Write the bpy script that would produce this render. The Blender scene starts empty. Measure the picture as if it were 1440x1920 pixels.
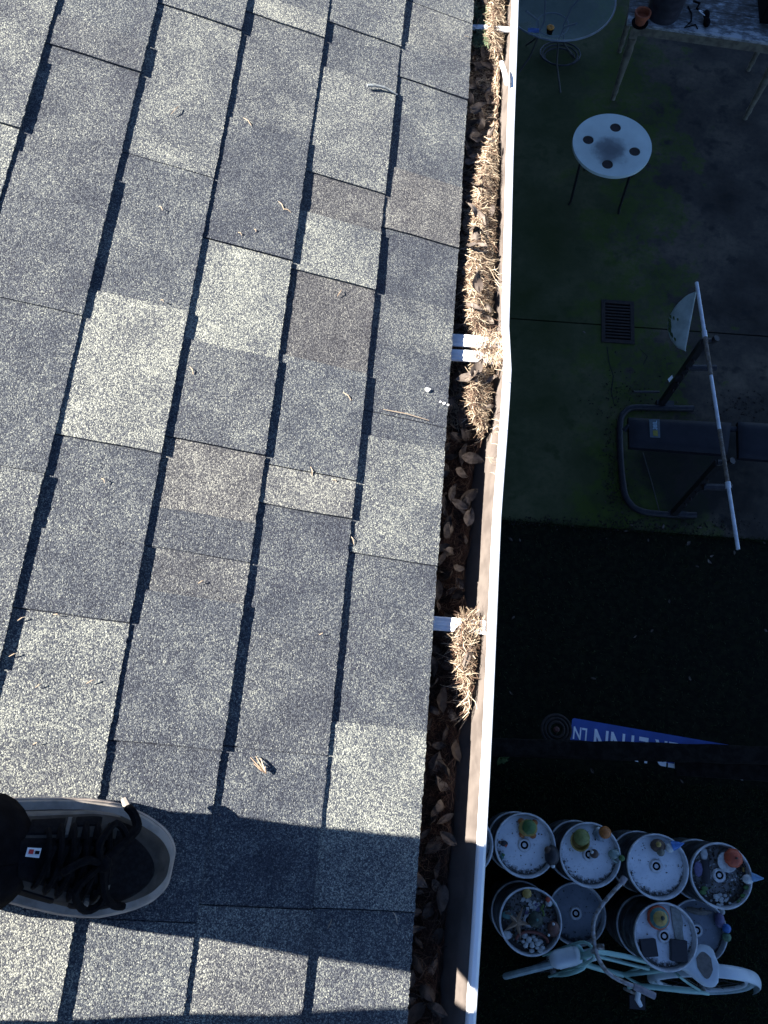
import bpy, bmesh, math, random
from mathutils import Vector, Matrix, noise as mnoise
R = random.Random(7)
sc = bpy.context.scene
C = sc.collection
PI = math.pi

# ------------------------------------------------------------------ camera
HC = 5.6                                   # lens height above the yard
ROT = ((0.99646648, 0.08384235, -0.00500096),
       (0.07761362, -0.94192639, -0.32672742),
       (-0.03210413, 0.32518478, -0.94510538))     # rows: right, down, forward
FPX = 1520.0
cd = bpy.data.cameras.new('camera')
cam = bpy.data.objects.new('camera', cd); C.objects.link(cam)
r0, r1, r2 = (Vector(r) for r in ROT)
cam.matrix_world = Matrix(((r0.x, -r1.x, -r2.x, 0), (r0.y, -r1.y, -r2.y, 0), (r0.z, -r1.z, -r2.z, HC), (0, 0, 0, 1)))
cd.sensor_fit = 'VERTICAL'; cd.sensor_height = 24; cd.lens = 24 * FPX / 1920
cd.clip_start = 0.02; cd.clip_end = 1500
sc.camera = cam

# ------------------------------------------------------------------ light
SUN_EL = math.radians(44)
AZ = Vector((1, -0.03, 0)).normalized()            # the way the light travels
w = bpy.data.worlds.new('World'); sc.world = w; w.use_nodes = True
nt = w.node_tree
for n in list(nt.nodes): nt.nodes.remove(n)
sky = nt.nodes.new('ShaderNodeTexSky'); sky.sky_type = 'NISHITA'; sky.sun_disc = False
sky.sun_elevation = SUN_EL; sky.sun_rotation = math.atan2(-AZ.x, -AZ.y)
sky.air_density = 0.5; sky.dust_density = 0.0; sky.ozone_density = 5.0; sky.altitude = 300
bg = nt.nodes.new('ShaderNodeBackground'); bg.inputs[1].default_value = 0.05
ow = nt.nodes.new('ShaderNodeOutputWorld')
nt.links.new(sky.outputs[0], bg.inputs[0]); nt.links.new(bg.outputs[0], ow.inputs[0])
sd = bpy.data.lights.new('sun', 'SUN'); sd.energy = 5.0; sd.angle = math.radians(0.5); sd.color = (1, 0.95, 0.87)
so = bpy.data.objects.new('sun', sd); C.objects.link(so)
ldir = Vector((AZ.x * math.cos(SUN_EL), AZ.y * math.cos(SUN_EL), -math.sin(SUN_EL)))
so.rotation_euler = ldir.to_track_quat('-Z', 'Y').to_euler(); so.location = (-20, 2, 20)
sc.view_settings.view_transform = 'Standard'; sc.view_settings.look = 'None'
sc.view_settings.exposure = 2.6; sc.view_settings.gamma = 1

# ------------------------------------------------------------------ helpers
def ray(px, py):
    c = ((px - 720) / FPX, (py - 960) / FPX, 1.0)
    return Vector((sum(ROT[i][k] * c[i] for i in range(3)) for k in range(3)))
def at(px, py, z):
    d = ray(px, py); k = (z - HC) / d.z
    return Vector((d.x * k, d.y * k, z))
PITCH = 0.35805; TP = math.tan(PITCH); CP = math.cos(PITCH); SP = math.sin(PITCH)
ROOF_H = 1.14; ZR = HC - ROOF_H                       # roof plane height at x = 0
def onroof(px, py):
    d = ray(px, py); k = -ROOF_H / (d.z + TP * d.x)
    return Vector((d.x * k, d.y * k, HC + d.z * k))
def rp(s, y, n=0.0):                                  # slope coordinates -> world
    return Vector((s * CP + n * SP, y, ZR - s * SP + n * CP))

class MB:
    def __init__(s): s.v = []; s.f = []; s.m = []; s.mi = 0
    def add(s, vs, fs):
        o = len(s.v); s.v += [tuple(v) for v in vs]
        s.f += [tuple(i + o for i in f) for f in fs]; s.m += [s.mi] * len(fs); return s
    def box(s, c, d, M=None):
        x, y, z = (a / 2 for a in d)
        vs = [Vector(p) for p in ((-x,-y,-z),(x,-y,-z),(x,y,-z),(-x,y,-z),(-x,-y,z),(x,-y,z),(x,y,z),(-x,y,z))]
        if M is not None: vs = [M @ v for v in vs]
        return s.add([v + Vector(c) for v in vs], [(3,2,1,0),(4,5,6,7),(0,1,5,4),(1,2,6,5),(2,3,7,6),(3,0,4,7)])
    def tube(s, pts, r, n=10, caps=True):
        pts = [Vector(p) for p in pts]; k = len(pts)
        rs = r if isinstance(r, (list, tuple)) else [r] * k
        vs = []; fs = []; up = None
        for i, p in enumerate(pts):
            t = (pts[min(i + 1, k - 1)] - pts[max(i - 1, 0)]).normalized()
            if up is None: up = t.orthogonal().normalized()
            else:
                up = (up - t * up.dot(t)); up = up.normalized() if up.length > 1e-6 else t.orthogonal().normalized()
            b = t.cross(up)
            for j in range(n):
                a = 2 * PI * j / n
                vs.append(p + (up * math.cos(a) + b * math.sin(a)) * rs[i])
        for i in range(k - 1):
            for j in range(n):
                fs.append((i*n+j, i*n+(j+1) % n, (i+1)*n+(j+1) % n, (i+1)*n+j))
        if caps: fs += [tuple(range(n))[::-1], tuple(range((k-1)*n, k*n))]
        return s.add(vs, fs)
    def ctube(s, pts, r, n=10, caps=True, sub=4):          # tube along a smooth curve through the points
        pts = [Vector(p) for p in pts]; k = len(pts)
        rs = list(r) if isinstance(r, (list, tuple)) else [r] * k
        if k < 3: return s.tube(pts, rs, n, caps)
        P = []; Q = []
        for i in range(k - 1):
            p0, p1, p2, p3 = pts[max(i-1, 0)], pts[i], pts[i+1], pts[min(i+2, k-1)]
            for j in range(sub):
                t = j / sub
                P.append(.5 * ((2*p1) + (p2 - p0)*t + (2*p0 - 5*p1 + 4*p2 - p3)*t*t + (3*p1 - p0 - 3*p2 + p3)*t*t*t)); Q.append(lerp(rs[i], rs[i+1], t))
        P.append(pts[-1]); Q.append(rs[-1]); return s.tube(P, Q, n, caps)
    def lathe(s, prof, c=(0,0,0), n=32, M=None, wob=None):
        vs = []; fs = []; k = len(prof); c = Vector(c)
        for r, z in prof:
            for j in range(n):
                a = 2 * PI * j / n; rr = r * (wob(a, z) if wob else 1)
                v = Vector((rr * math.cos(a), rr * math.sin(a), z))
                vs.append((M @ v if M is not None else v) + c)
        for i in range(k - 1):
            for j in range(n):
                fs.append((i*n+j, i*n+(j+1) % n, (i+1)*n+(j+1) % n, (i+1)*n+j))
        if prof[0][0] > 1e-5: fs.append(tuple(range(n))[::-1])
        if prof[-1][0] > 1e-5: fs.append(tuple(range((k-1)*n, k*n)))
        return s.add(vs, fs)
    def ball(s, c, r, n=16, sq=(1,1,1), wob=None, M=None):
        prof = [(math.sin(PI*i/10) * r + 1e-6, -math.cos(PI*i/10) * r) for i in range(11)]
        Mx = Matrix.Diagonal(sq)
        if M is not None: Mx = M @ Mx
        return s.lathe(prof, c, n, Mx, wob)
    def prism(s, outline, z0, z1, top=None):
        n = len(outline); top = top or outline
        vs = [(x, y, z0) for x, y in outline] + [(x, y, z1) for x, y in top]
        fs = [tuple(range(n))[::-1], tuple(range(n, 2*n))] + [(i, (i+1) % n, n+(i+1) % n, n+i) for i in range(n)]
        return s.add(vs, fs)
    def grid(s, nu, nv, fn):
        vs = [fn(i / nu, j / nv) for i in range(nu + 1) for j in range(nv + 1)]
        fs = [(i*(nv+1)+j, (i+1)*(nv+1)+j, (i+1)*(nv+1)+j+1, i*(nv+1)+j+1) for i in range(nu) for j in range(nv)]
        return s.add(vs, fs)
    def mesh(s, name, mats, smooth=False):
        me = bpy.data.meshes.new(name); me.from_pydata(s.v, [], s.f)
        for m in (mats if isinstance(mats, (list, tuple)) else [mats]): me.materials.append(m)
        for p, mi in zip(me.polygons, s.m): p.material_index = mi
        bm = bmesh.new(); bm.from_mesh(me); bmesh.ops.recalc_face_normals(bm, faces=bm.faces); bm.to_mesh(me); bm.free()
        if smooth:
            me.polygons.foreach_set('use_smooth', [True] * len(me.polygons))
            me.set_sharp_from_angle(angle=math.radians(38))
        me.update(); return me
    def build(s, name, mats, parent=None, smooth=True, bevel=0):
        o = bpy.data.objects.new(name, s.mesh(name, mats, smooth)); C.objects.link(o)
        if parent is not None: o.parent = parent
        if bevel:
            b = o.modifiers.new('bevel', 'BEVEL'); b.width = bevel; b.segments = 2; b.limit_method = 'ANGLE'
        return o

def tag(o, label=None, cat=None, group=None, kind=None):
    if label: o['label'] = label
    if cat: o['category'] = cat
    if group: o['group'] = group
    if kind: o['kind'] = kind
    return o
def thing(name, label, cat, loc=(0,0,0), group=None, rz=0):
    o = bpy.data.objects.new(name, None); C.objects.link(o); o.location = loc; o.rotation_euler = (0, 0, rz)
    o.empty_display_size = 0.05
    return tag(o, label, cat, group)
def copy_tree(o, parent=None):
    c = o.copy(); C.objects.link(c)
    if parent is not None: c.parent = parent
    for ch in list(o.children): copy_tree(ch, c)
    return c
def lerp(a, b, t): return a + (b - a) * t
def sst(a, b, x):
    t = min(1, max(0, (x - a) / (b - a))); return t * t * (3 - 2 * t)
def n1(x, y=0.0, z=0.0): return mnoise.noise(Vector((x, y, z)))

# ------------------------------------------------------------------ materials
def newmat(name):
    m = bpy.data.materials.new(name); m.use_nodes = True
    t = m.node_tree; b = t.nodes['Principled BSDF']; return m, t, b
def N(t, kind, **kw):
    n = t.nodes.new(kind)
    for k, v in kw.items():
        if k.startswith('i_'):
            key = k[2:]; key = int(key) if key.isdigit() else key.replace('_', ' ')
            n.inputs[key].default_value = v
        else: setattr(n, k, v)
    return n
def ramp(t, src, stops, interp='LINEAR'):
    r = t.nodes.new('ShaderNodeValToRGB'); e = r.color_ramp; e.interpolation = interp
    while len(e.elements) < len(stops): e.elements.new(0.5)
    for el, (p, c) in zip(e.elements, stops):
        el.position = p; el.color = (c, c, c, 1) if isinstance(c, (int, float)) else (*c, 1)
    t.links.new(src, r.inputs[0]); return r.outputs[0]
def mixc(t, f, a, b, mode='MIX'):
    n = t.nodes.new('ShaderNodeMix'); n.data_type = 'RGBA'; n.blend_type = mode
    for k, v in ((0, f), (6, a), (7, b)):
        if isinstance(v, (int, float)): n.inputs[k].default_value = v if k == 0 else (v, v, v, 1)
        elif isinstance(v, tuple): n.inputs[k].default_value = (*v, 1)
        else: t.links.new(v, n.inputs[k])
    return n.outputs[2]
def obco(t): return N(t, 'ShaderNodeTexCoord').outputs['Object']
def noi(t, co, scale, detail=4, rough=0.55):
    n = N(t, 'ShaderNodeTexNoise'); n.inputs['Scale'].default_value = scale; n.inputs['Detail'].default_value = detail
    n.inputs['Roughness'].default_value = rough; t.links.new(co, n.inputs['Vector']); return n.outputs[0]
def bump(t, b, h, strength, dist):
    n = N(t, 'ShaderNodeBump'); n.inputs['Strength'].default_value = strength; n.inputs['Distance'].default_value = dist
    t.links.new(h, n.inputs['Height']); t.links.new(n.outputs[0], b.inputs['Normal']); return n
def worn(name, col, col2, scale=20, rough=0.6, metal=0.0, lo=0.42, hi=0.62, bmp=0.0, bd=0.002, spec=None):
    m, t, b = newmat(name); co = obco(t); n = noi(t, co, scale, 5)
    f = ramp(t, n, [(lo, 0), (hi, 1)])
    t.links.new(mixc(t, f, col, col2), b.inputs['Base Color'])
    b.inputs['Roughness'].default_value = rough; b.inputs['Metallic'].default_value = metal
    if spec is not None: b.inputs['Specular IOR Level'].default_value = spec
    if bmp: bump(t, b, noi(t, co, scale * 4, 3), bmp, bd)
    return m

def granule_mat():
    m, t, b = newmat('granules'); co = obco(t)
    tone = N(t, 'ShaderNodeAttribute', attribute_type='OBJECT', attribute_name='tone').outputs['Fac']
    warm = N(t, 'ShaderNodeAttribute', attribute_type='OBJECT', attribute_name='warm').outputs['Fac']
    v1 = N(t, 'ShaderNodeTexVoronoi', i_Scale=700.0); t.links.new(co, v1.inputs['Vector'])
    v2 = N(t, 'ShaderNodeTexVoronoi', i_Scale=1300.0); t.links.new(co, v2.inputs['Vector'])
    sx = N(t, 'ShaderNodeSeparateColor'); t.links.new(v1.outputs['Color'], sx.inputs[0])
    sy = N(t, 'ShaderNodeSeparateColor'); t.links.new(v2.outputs['Color'], sy.inputs[0])
    a = N(t, 'ShaderNodeMath', operation='MULTIPLY_ADD', i_1=0.55); t.links.new(sx.outputs[0], a.inputs[0])
    a2 = N(t, 'ShaderNodeMath', operation='MULTIPLY', i_1=0.40); t.links.new(sy.outputs[1], a2.inputs[0]); t.links.new(a2.outputs[0], a.inputs[2])
    big = noi(t, co, 16, 6, .62)
    b1 = N(t, 'ShaderNodeMath', operation='MULTIPLY_ADD', i_1=0.55, i_2=-0.275); t.links.new(big, b1.inputs[0])
    c1 = N(t, 'ShaderNodeMath', operation='MULTIPLY_ADD', i_1=0.60, i_2=-0.27); t.links.new(tone, c1.inputs[0])
    s1 = N(t, 'ShaderNodeMath', operation='ADD'); t.links.new(a.outputs[0], s1.inputs[0]); t.links.new(c1.outputs[0], s1.inputs[1])
    s2 = N(t, 'ShaderNodeMath', operation='ADD'); t.links.new(s1.outputs[0], s2.inputs[0]); t.links.new(b1.outputs[0], s2.inputs[1])
    cool = ramp(t, s2.outputs[0], [(0.08, (.011, .012, .018)), (0.36, (.025, .029, .040)), (0.60, (.058, .065, .076)), (0.80, (.158, .164, .147)), (1.0, (.33, .335, .275))])
    wrm = ramp(t, s2.outputs[0], [(0.08, (.013, .012, .012)), (0.36, (.032, .029, .030)), (0.60, (.070, .065, .064)), (0.82, (.162, .153, .138)), (1.0, (.30, .285, .24))])
    t.links.new(mixc(t, warm, cool, wrm), b.inputs['Base Color'])
    b.inputs['Roughness'].default_value = 0.85; b.inputs['Specular IOR Level'].default_value = 0.25
    hh = N(t, 'ShaderNodeMath', operation='ADD'); t.links.new(v1.outputs['Distance'], hh.inputs[0])
    h2 = N(t, 'ShaderNodeMath', operation='MULTIPLY', i_1=0.5); t.links.new(v2.outputs['Distance'], h2.inputs[0]); t.links.new(h2.outputs[0], hh.inputs[1])
    bp = bump(t, b, hh.outputs[0], 0.65, 0.0009); bp.invert = True
    return m
M_GRAN = granule_mat()
M_DECK = worn('roof_felt', (.012,.012,.014), (.02,.02,.022), 60, .9)
M_WHITE = worn('white_gutter_paint', (.78,.78,.76), (.66,.64,.60), 9, .4, lo=.5, hi=.8)
M_GUTIN = worn('soiled_gutter_paint', (.105,.086,.074), (.070,.056,.048), 24, .7)
M_FASC = worn('fascia_paint', (.6,.6,.58), (.5,.49,.46), 14, .6)
M_WALL = worn('siding_paint', (.20,.21,.21), (.16,.165,.165), 5, .8)
M_STRAP = worn('hanger_paint', (.72,.74,.76), (.55,.56,.58), 40, .35)

def island(name, stops, rough=.8, sheen=0):
    m, t, b = newmat(name); g = N(t, 'ShaderNodeNewGeometry')
    t.links.new(ramp(t, g.outputs['Random Per Island'], stops), b.inputs['Base Color'])
    b.inputs['Roughness'].default_value = rough; b.inputs['Specular IOR Level'].default_value = .2; return m
M_NEED = island('dry_needles', [(0, (.035,.018,.014)), (.3, (.11,.066,.044)), (.6, (.27,.20,.135)), (1, (.54,.45,.33))])
M_MUCK = worn('rotten_litter', (.020,.012,.009), (.045,.028,.02), 90, .95, bmp=.8, bd=.004)
M_GREEN = island('green_sprig', [(0, (.05,.08,.04)), (1, (.12,.16,.09))])
def leafmat(name, c1, c2):
    m, t, b = newmat(name); co = obco(t)
    rnd = N(t, 'ShaderNodeObjectInfo').outputs['Random']
    base = ramp(t, rnd, [(0, c1), (1, c2)])
    t.links.new(mixc(t, ramp(t, noi(t, co, 4.5, 7, .7), [(.38, 0), (.68, .85)]), base, (.032,.022,.017)), b.inputs['Base Color'])
    b.inputs['Roughness'].default_value = .7; b.inputs['Specular IOR Level'].default_value = .25
    return m
M_LEAF = leafmat('dry_leaf', (.060,.046,.038), (.19,.155,.128))

# ------------------------------------------------------------------ setting: ground
def concrete():
    m, t, b = newmat('damp_concrete'); co = obco(t)
    n = noi(t, co, 1.7, 6, .6); f = noi(t, co, 26, 5, .65); st = noi(t, co, 5, 5, .6)
    base = ramp(t, n, [(.30, (.020,.016,.012)), (.5, (.055,.046,.036)), (.70, (.130,.104,.072))])
    base = mixc(t, ramp(t, f, [(.45, 0), (.75, .6)]), base, (.02,.02,.019))
    base = mixc(t, ramp(t, st, [(.56, 0), (.66, .75)]), base, (.018,.017,.016))
    sp = N(t, 'ShaderNodeSeparateXYZ'); t.links.new(co, sp.inputs[0])
    # algae, thick near the drip line of the eave, patchy further out
    g = N(t, 'ShaderNodeMath', operation='MULTIPLY_ADD', i_1=-.55, i_2=.95); t.links.new(sp.outputs[0], g.inputs[0])
    g2 = N(t, 'ShaderNodeMath', operation='MULTIPLY_ADD', i_1=1.5); t.links.new(noi(t, co, 2.6, 7, .72), g2.inputs[0]); t.links.new(g.outputs[0], g2.inputs[2])
    g3 = ramp(t, g2.outputs[0], [(.56, 0), (.66, .60), (.74, .20), (.84, .70), (1.0, .35)])
    base = mixc(t, g3, base, (.048,.082,.003))
    # darker patch with a noisy edge around the weight bench
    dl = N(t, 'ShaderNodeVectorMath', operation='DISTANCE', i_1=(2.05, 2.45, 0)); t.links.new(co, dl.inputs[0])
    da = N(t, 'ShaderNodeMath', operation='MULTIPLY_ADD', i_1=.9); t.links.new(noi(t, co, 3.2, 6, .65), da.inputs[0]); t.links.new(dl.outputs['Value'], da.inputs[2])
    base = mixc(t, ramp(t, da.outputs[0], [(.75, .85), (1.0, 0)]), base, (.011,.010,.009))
    t.links.new(base, b.inputs['Base Color']); b.inputs['Roughness'].default_value = .85; b.inputs['Specular IOR Level'].default_value = .2
    bump(t, b, f, .5, .003); return m
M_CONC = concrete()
M_TURF = worn('dark_turf_soil', (.005,.006,.004), (.012,.014,.007), 30, .95, spec=.1, bmp=.6, bd=.01)
g = MB(); g.add([(-300,-300,-.012),(300,-300,-.012),(300,300,-.012),(-300,300,-.012)], [(0,1,2,3)])
tag(g.build('ground', M_TURF, smooth=False), kind='structure')

patio = bpy.data.objects.new('patio', None); C.objects.link(patio); tag(patio, kind='structure')
GX0, GX1, GY0, GY1 = 1.395, 1.655, 3.475, 3.865     # drain opening
def slab(x0, x1, y0, y1, hole=None, nx=10, ny=6):
    mb = MB()
    def rect(a, b, c, d):
        mb.add([(a,c,0),(b,c,0),(b,d,0),(a,d,0)], [(0,1,2,3)])
    if hole:
        hx0, hx1, hy0, hy1 = hole
        rect(x0, hx0, y0, y1); rect(hx1, x1, y0, y1)
        if hy0 > y0: rect(hx0, hx1, y0, hy0)
        if hy1 < y1: rect(hx0, hx1, hy1, y1)
        mb.add([(hx0,hy0,0),(hx1,hy0,0),(hx1,hy1,0),(hx0,hy1,0),(hx0,hy0,-.010),(hx1,hy0,-.010),(hx1,hy1,-.010),(hx0,hy1,-.010)],
               [(0,1,5,4),(1,2,6,5),(2,3,7,6),(3,0,4,7)])
    else: rect(x0, x1, y0, y1)
    mb.add([(x0,y0,0),(x1,y0,0),(x1,y1,0),(x0,y1,0),(x0,y0,-.0119),(x1,y0,-.0119),(x1,y1,-.0119),(x0,y1,-.0119)],
           [(0,1,5,4),(1,2,6,5),(2,3,7,6),(3,0,4,7)])
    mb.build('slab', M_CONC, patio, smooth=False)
YJ = 3.634
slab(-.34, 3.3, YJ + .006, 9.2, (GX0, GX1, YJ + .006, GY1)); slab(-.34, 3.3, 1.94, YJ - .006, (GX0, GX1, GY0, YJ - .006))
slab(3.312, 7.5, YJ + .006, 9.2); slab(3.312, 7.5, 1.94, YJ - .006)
# turf blades
rb = random.Random(3)
tb = MB()
for i in range(30000):
    x = rb.uniform(.3, 3.1); y = (rb.uniform(-1.5, 1.93) if i % 5 else 1.925 + abs(rb.gauss(0, .012))) if i % 4 == 0 else rb.uniform(-1.5, .22)
    a = rb.uniform(0, 2*PI); l = rb.uniform(.012, .03); wd = .0025; h = rb.uniform(.012, .03)
    dx, dy = math.cos(a), math.sin(a)
    tb.add([(x - dy*wd, y + dx*wd, -.012), (x + dy*wd, y - dx*wd, -.012), (x + dx*l, y + dy*l, h)], [(0,1,2)])
M_BLADE = island('turf_blades', [(0, (.006,.009,.002)), (.7, (.016,.026,.006)), (1, (.034,.045,.012))])
tag(tb.build('turf_grass', M_BLADE, smooth=False), 'short dark green turf around the kegs and bicycle', 'grass', kind='stuff')

# ------------------------------------------------------------------ the house
house = thing('house', 'house with grey asphalt shingle roof and white eave gutter', 'house')
EDGE = .0467                                        # slope coordinate of the eave edge
EXP = .1372
roof = MB()
for s0, s1 in ((-4.6, EDGE - .004),):
    a, b_, c, d = rp(s0, -5, -.004), rp(s1, -5, -.004), rp(s1, 8, -.004), rp(s0, 8, -.004)
    e = [v + Vector((0, 0, -.016)) for v in (a, b_, c, d)]
    roof.add([a, b_, c, d] + e, [(0,1,2,3),(7,6,5,4),(0,4,5,1),(1,5,6,2),(2,6,7,3),(3,7,4,0)])
xr = rp(-4.6, 0, -.004)
roof.add([(xr.x, -5, xr.z), (xr.x, 8, xr.z), (2*xr.x, 8, ZR - .1), (2*xr.x, -5, ZR - .1)], [(0,1,2,3)])
ro = roof.build('roof', M_DECK, house, smooth=False)
wl = MB(); wl.box((-4.3, 1.5, 2.12), (7.92, 12.6, 4.24)); wl.build('wall', M_WALL, house, smooth=False)
sf = MB(); sf.box((-.17, 1.5, 4.262), (.30, 12.8, .012)); sf.build('soffit', M_FASC, house, smooth=False)
fb = MB(); fb.box((-.010, 1.5, 4.34), (.022, 13.0, .17)); fb.build('fascia', M_FASC, house, smooth=False)

# --- shingles: courses from the eave up; (photo y of lower end at mid course, tone, warm, tooth, cut joint at the lower end)
def midx(k, py):                                    # photo x of a course's middle at a photo y
    s = EDGE - (k + .5) * EXP
    lo, hi = -400, 1800
    for _ in range(40):
        m = (lo + hi) / 2; q = onroof(m, py)
        if q.x / CP < s: lo = m
        else: hi = m
    return (lo + hi) / 2
def ypix(k, py): return onroof(midx(k, py), py).y
COURSES = [
 [(25,.5,0,0,1),(103,.52,.2,0,0),(168,.45,0,1,1),(335,.45,0,0,0),(448,.50,.8,1,1),(565,.30,0,0,0),(660,.46,.1,0,0),(787,.38,0,0,1),(832,.42,0,0,0),(1050,.66,.1,1,1),(1362,.38,0,0,0),(1705,.78,.1,1,1),(1990,.50,.1,0,1)],
 [(67,.52,0,1,1),(150,.46,0,0,0),(345,.62,.1,1,1),(418,.44,.7,0,0),(527,.72,.1,1,1),(685,.42,.8,0,0),(888,.50,0,1,1),(960,.72,.5,1,1),(1195,.38,0,0,0),(1408,.40,.1,0,1),(1700,.38,0,0,1),(1990,.60,.4,1,1)],
 [(12,.45,0,0,1),(50,.70,.2,1,1),(245,.50,.1,0,0),(470,.36,0,1,1),(657,.82,.1,0,0),(838,.50,.1,1,1),(966,.62,.8,0,0),(1040,.35,.1,0,1),(1120,.46,.5,0,0),(1398,.40,0,1,1),(1725,.38,0,0,1),(1990,.52,.05,0,1)],
 [(35,.55,0,1,1),(312,.62,.1,0,1),(566,.47,0,0,0),(835,.84,.2,1,1),(1006,.46,0,0,0),(1155,.37,0,1,1),(1398,.72,.1,0,0),(1690,.64,.2,0,1),(1960,.78,.3,1,1)],
 [(57,.50,0,0,1),(112,.46,.2,1,1),(310,.42,.1,0,1),(572,.42,.05,1,0),(870,.44,0,0,1),(1240,.58,.1,1,1),(1500,.45,0,0,1)],
 [(83,.62,.1,0,0),(217,.58,.1,1,1),(420,.75,.1,0,1),(760,.5,0,1,1)],
]
def add_piece(k, ya, yb, tone, warm, tooth, gap_lo, gap_hi):
    sl = EDGE - k * EXP; jit = .0022 * n1(k * 3.1, ya * 2); lift = .0026 if tooth else 0.0
    T = .0050 + .0010 * n1(k * 5.7, ya)
    L = EXP + .034
    n = max(3, int((yb - ya) / .0032)); rows = 4
    mb = MB(); vs = []
    ends = (ya + gap_lo, yb - gap_hi)
    for i in range(n + 1):
        y = lerp(ends[0], ends[1], i / n)
        e = jit + .0011 * n1(y * 60, k) + .0013 * n1(y * 260, k * 2) + .0011 * (R.random() - .5)
        sag = .0011 * n1(y * 6, k * 7.3)
        for j in range(rows + 1):
            f = j / rows
            s = sl + e * (1 - f) - L * f
            hgt = .0008 + lift * (1 - f ** 4) * (1 if f < .95 else 0) + (T + sag) * max(0, (1 - f * L / EXP)) - (.0005 if f > .9 else 0)
            yb_ = ya if i == 0 else yb
            yy = y + ((.0006 * n1(s * 300, yb_ * 9) + .0016 * n1(s * 28, yb_ * 7, k)) if i in (0, n) else 0)
            vs.append(rp(s, yy, hgt))
        vs.append(rp(sl + e, y, -.0036 if k == 0 else -.0005))
    w_ = rows + 2; fs = []
    for i in range(n):
        for j in range(rows): fs.append((i*w_+j, i*w_+j+1, (i+1)*w_+j+1, (i+1)*w_+j))
        fs.append((i*w_, (i+1)*w_, (i+1)*w_+rows+1, i*w_+rows+1))
    # the two cut ends
    for i in (0, n):
        o = len(vs); idx = [i*w_+j for j in range(rows + 1)]
        for j in range(rows + 1):
            q = Vector(vs[idx[j]]); f = j / rows
            vs.append(q + Vector((0, 0, -1)) * (.004 + lift) * (1 - f * .8))
        for j in range(rows): fs.append((idx[j], idx[j+1], o+j+1, o+j))
    mb.add(vs, fs); o = mb.build('shingle', M_GRAN, ro, smooth=False)
    o['tone'] = float(.51 + (tone - .5) * .86 + .03 * (R.random() - .5)); o['warm'] = float(warm * .72)
rs_ = random.Random(11)
for k in range(15):
    if k < len(COURSES):
        rowl = COURSES[k]
        ys = [ypix(k, p[0]) for p in rowl]
        top = onroof(midx(k, 0), 0).y + .02
        # generic pieces above the frame
        y = ys[0] + (.18 if ys[0] + .1 > top else .28); prev = y
        segs = [(ys[0], y, rowl[0][1], rowl[0][2], rowl[0][3], rowl[0][4])]
        for i in range(1, len(rowl)): segs.append((ys[i], ys[i-1], *rowl[i][1:]))
        hi_start, lo_end = y, ys[-1]
    else:
        segs = []; hi_start = lo_end = .4 + rs_.uniform(-.2, .2)
    y = hi_start; d = 1
    while y < 2.6:
        l = rs_.choice((.09, .16, .2, .26, .31)); segs.append((y, y + l, rs_.choice((.36,.42,.5,.62,.76)), rs_.choice((0,0,.1,.6)), rs_.random() < .5, 1)); y += l
    y = lo_end
    while y > -1.2:
        l = rs_.choice((.09, .16, .2, .26, .31)); segs.append((y - l, y, rs_.choice((.36,.42,.5,.62,.76)), rs_.choice((0,0,.1,.6)), rs_.random() < .5, 1)); y -= l
    segs.sort(key=lambda q: q[0])
    for i, (ya, yb, tone, warm, tooth, cut) in enumerate(segs):
        gl = .0008 if cut else .0001
        gh = .0008 if (i + 1 < len(segs) and segs[i+1][5]) else .0001
        add_piece(k, ya, yb, tone, warm, tooth, gl, gh)

for k in range(15):                                   # the lower laminate layer that shows as a dark line in the joints
    mb = MB(); sl = EDGE - k * EXP - .0009
    def uf(u, v, sl=sl):
        y = lerp(-1.35, 2.75, u); f = v
        return rp(sl - (EXP + .02) * f, y, .0042 * (1 - f) - .0012 * f)
    mb.grid(60, 2, uf); n_ = len(mb.v)
    lo = [uf(i / 60, 0) for i in range(61)]
    mb.add(lo + [v + Vector((0, 0, -.0085 if k == 0 else -.0055)) for v in lo], [(i, i+1, 62+i, 61+i) for i in range(60)])
    o = mb.build('shingle_underlayer', M_GRAN, ro, smooth=False); o['tone'] = .12; o['warm'] = 0.0
# --- gutter: two lengths spliced, near one slightly askew
def gy(py, z=4.43): return at(925, py, z).y
YS = gy(683)
def prof(t=0.0):
    return [(.002+t, 4.425), (.002+t, 4.334+t), (.082-t, 4.334+t), (.089-t, 4.352+t), (.1105-t, 4.386), (.1222-t, 4.426)]
GT_FAR = [(8, -.012), (1.6, -.002), (1.09, .001), (.74, .005), (-9, .006)]
GT_NEAR = [(9, .0125), (.637, .0115), (.417, .0045), (.04, .0025), (-.13, .0005), (-.3, -.004), (-6, -.03)]
def gut_off(y):
    tab = GT_FAR if y > YS else GT_NEAR
    for (ya, va), (yb, vb) in zip(tab, tab[1:]):
        if yb <= y <= ya: return lerp(vb, va, (y - yb) / (ya - yb))
    return 0
def sweep(mb, pr, y0, y1, n, off, closed=False):
    k = len(pr); vs = []; fs = []
    for i in range(n + 1):
        y = lerp(y0, y1, i / n)
        wv = .0006 * n1(y * 4)
        for x, z in pr: vs.append((x + (off(y) + wv) * (1 if x > .05 else 0), y, z))
    for i in range(n):
        for j in range(k if closed else k - 1): fs.append((i*k+j, (i+1)*k+j, (i+1)*k+(j+1) % k, i*k+(j+1) % k))
    if closed: fs += [tuple(range(k)), tuple(range(n*k, (n+1)*k))[::-1]]
    mb.add(vs, fs)
gut = MB()
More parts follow.
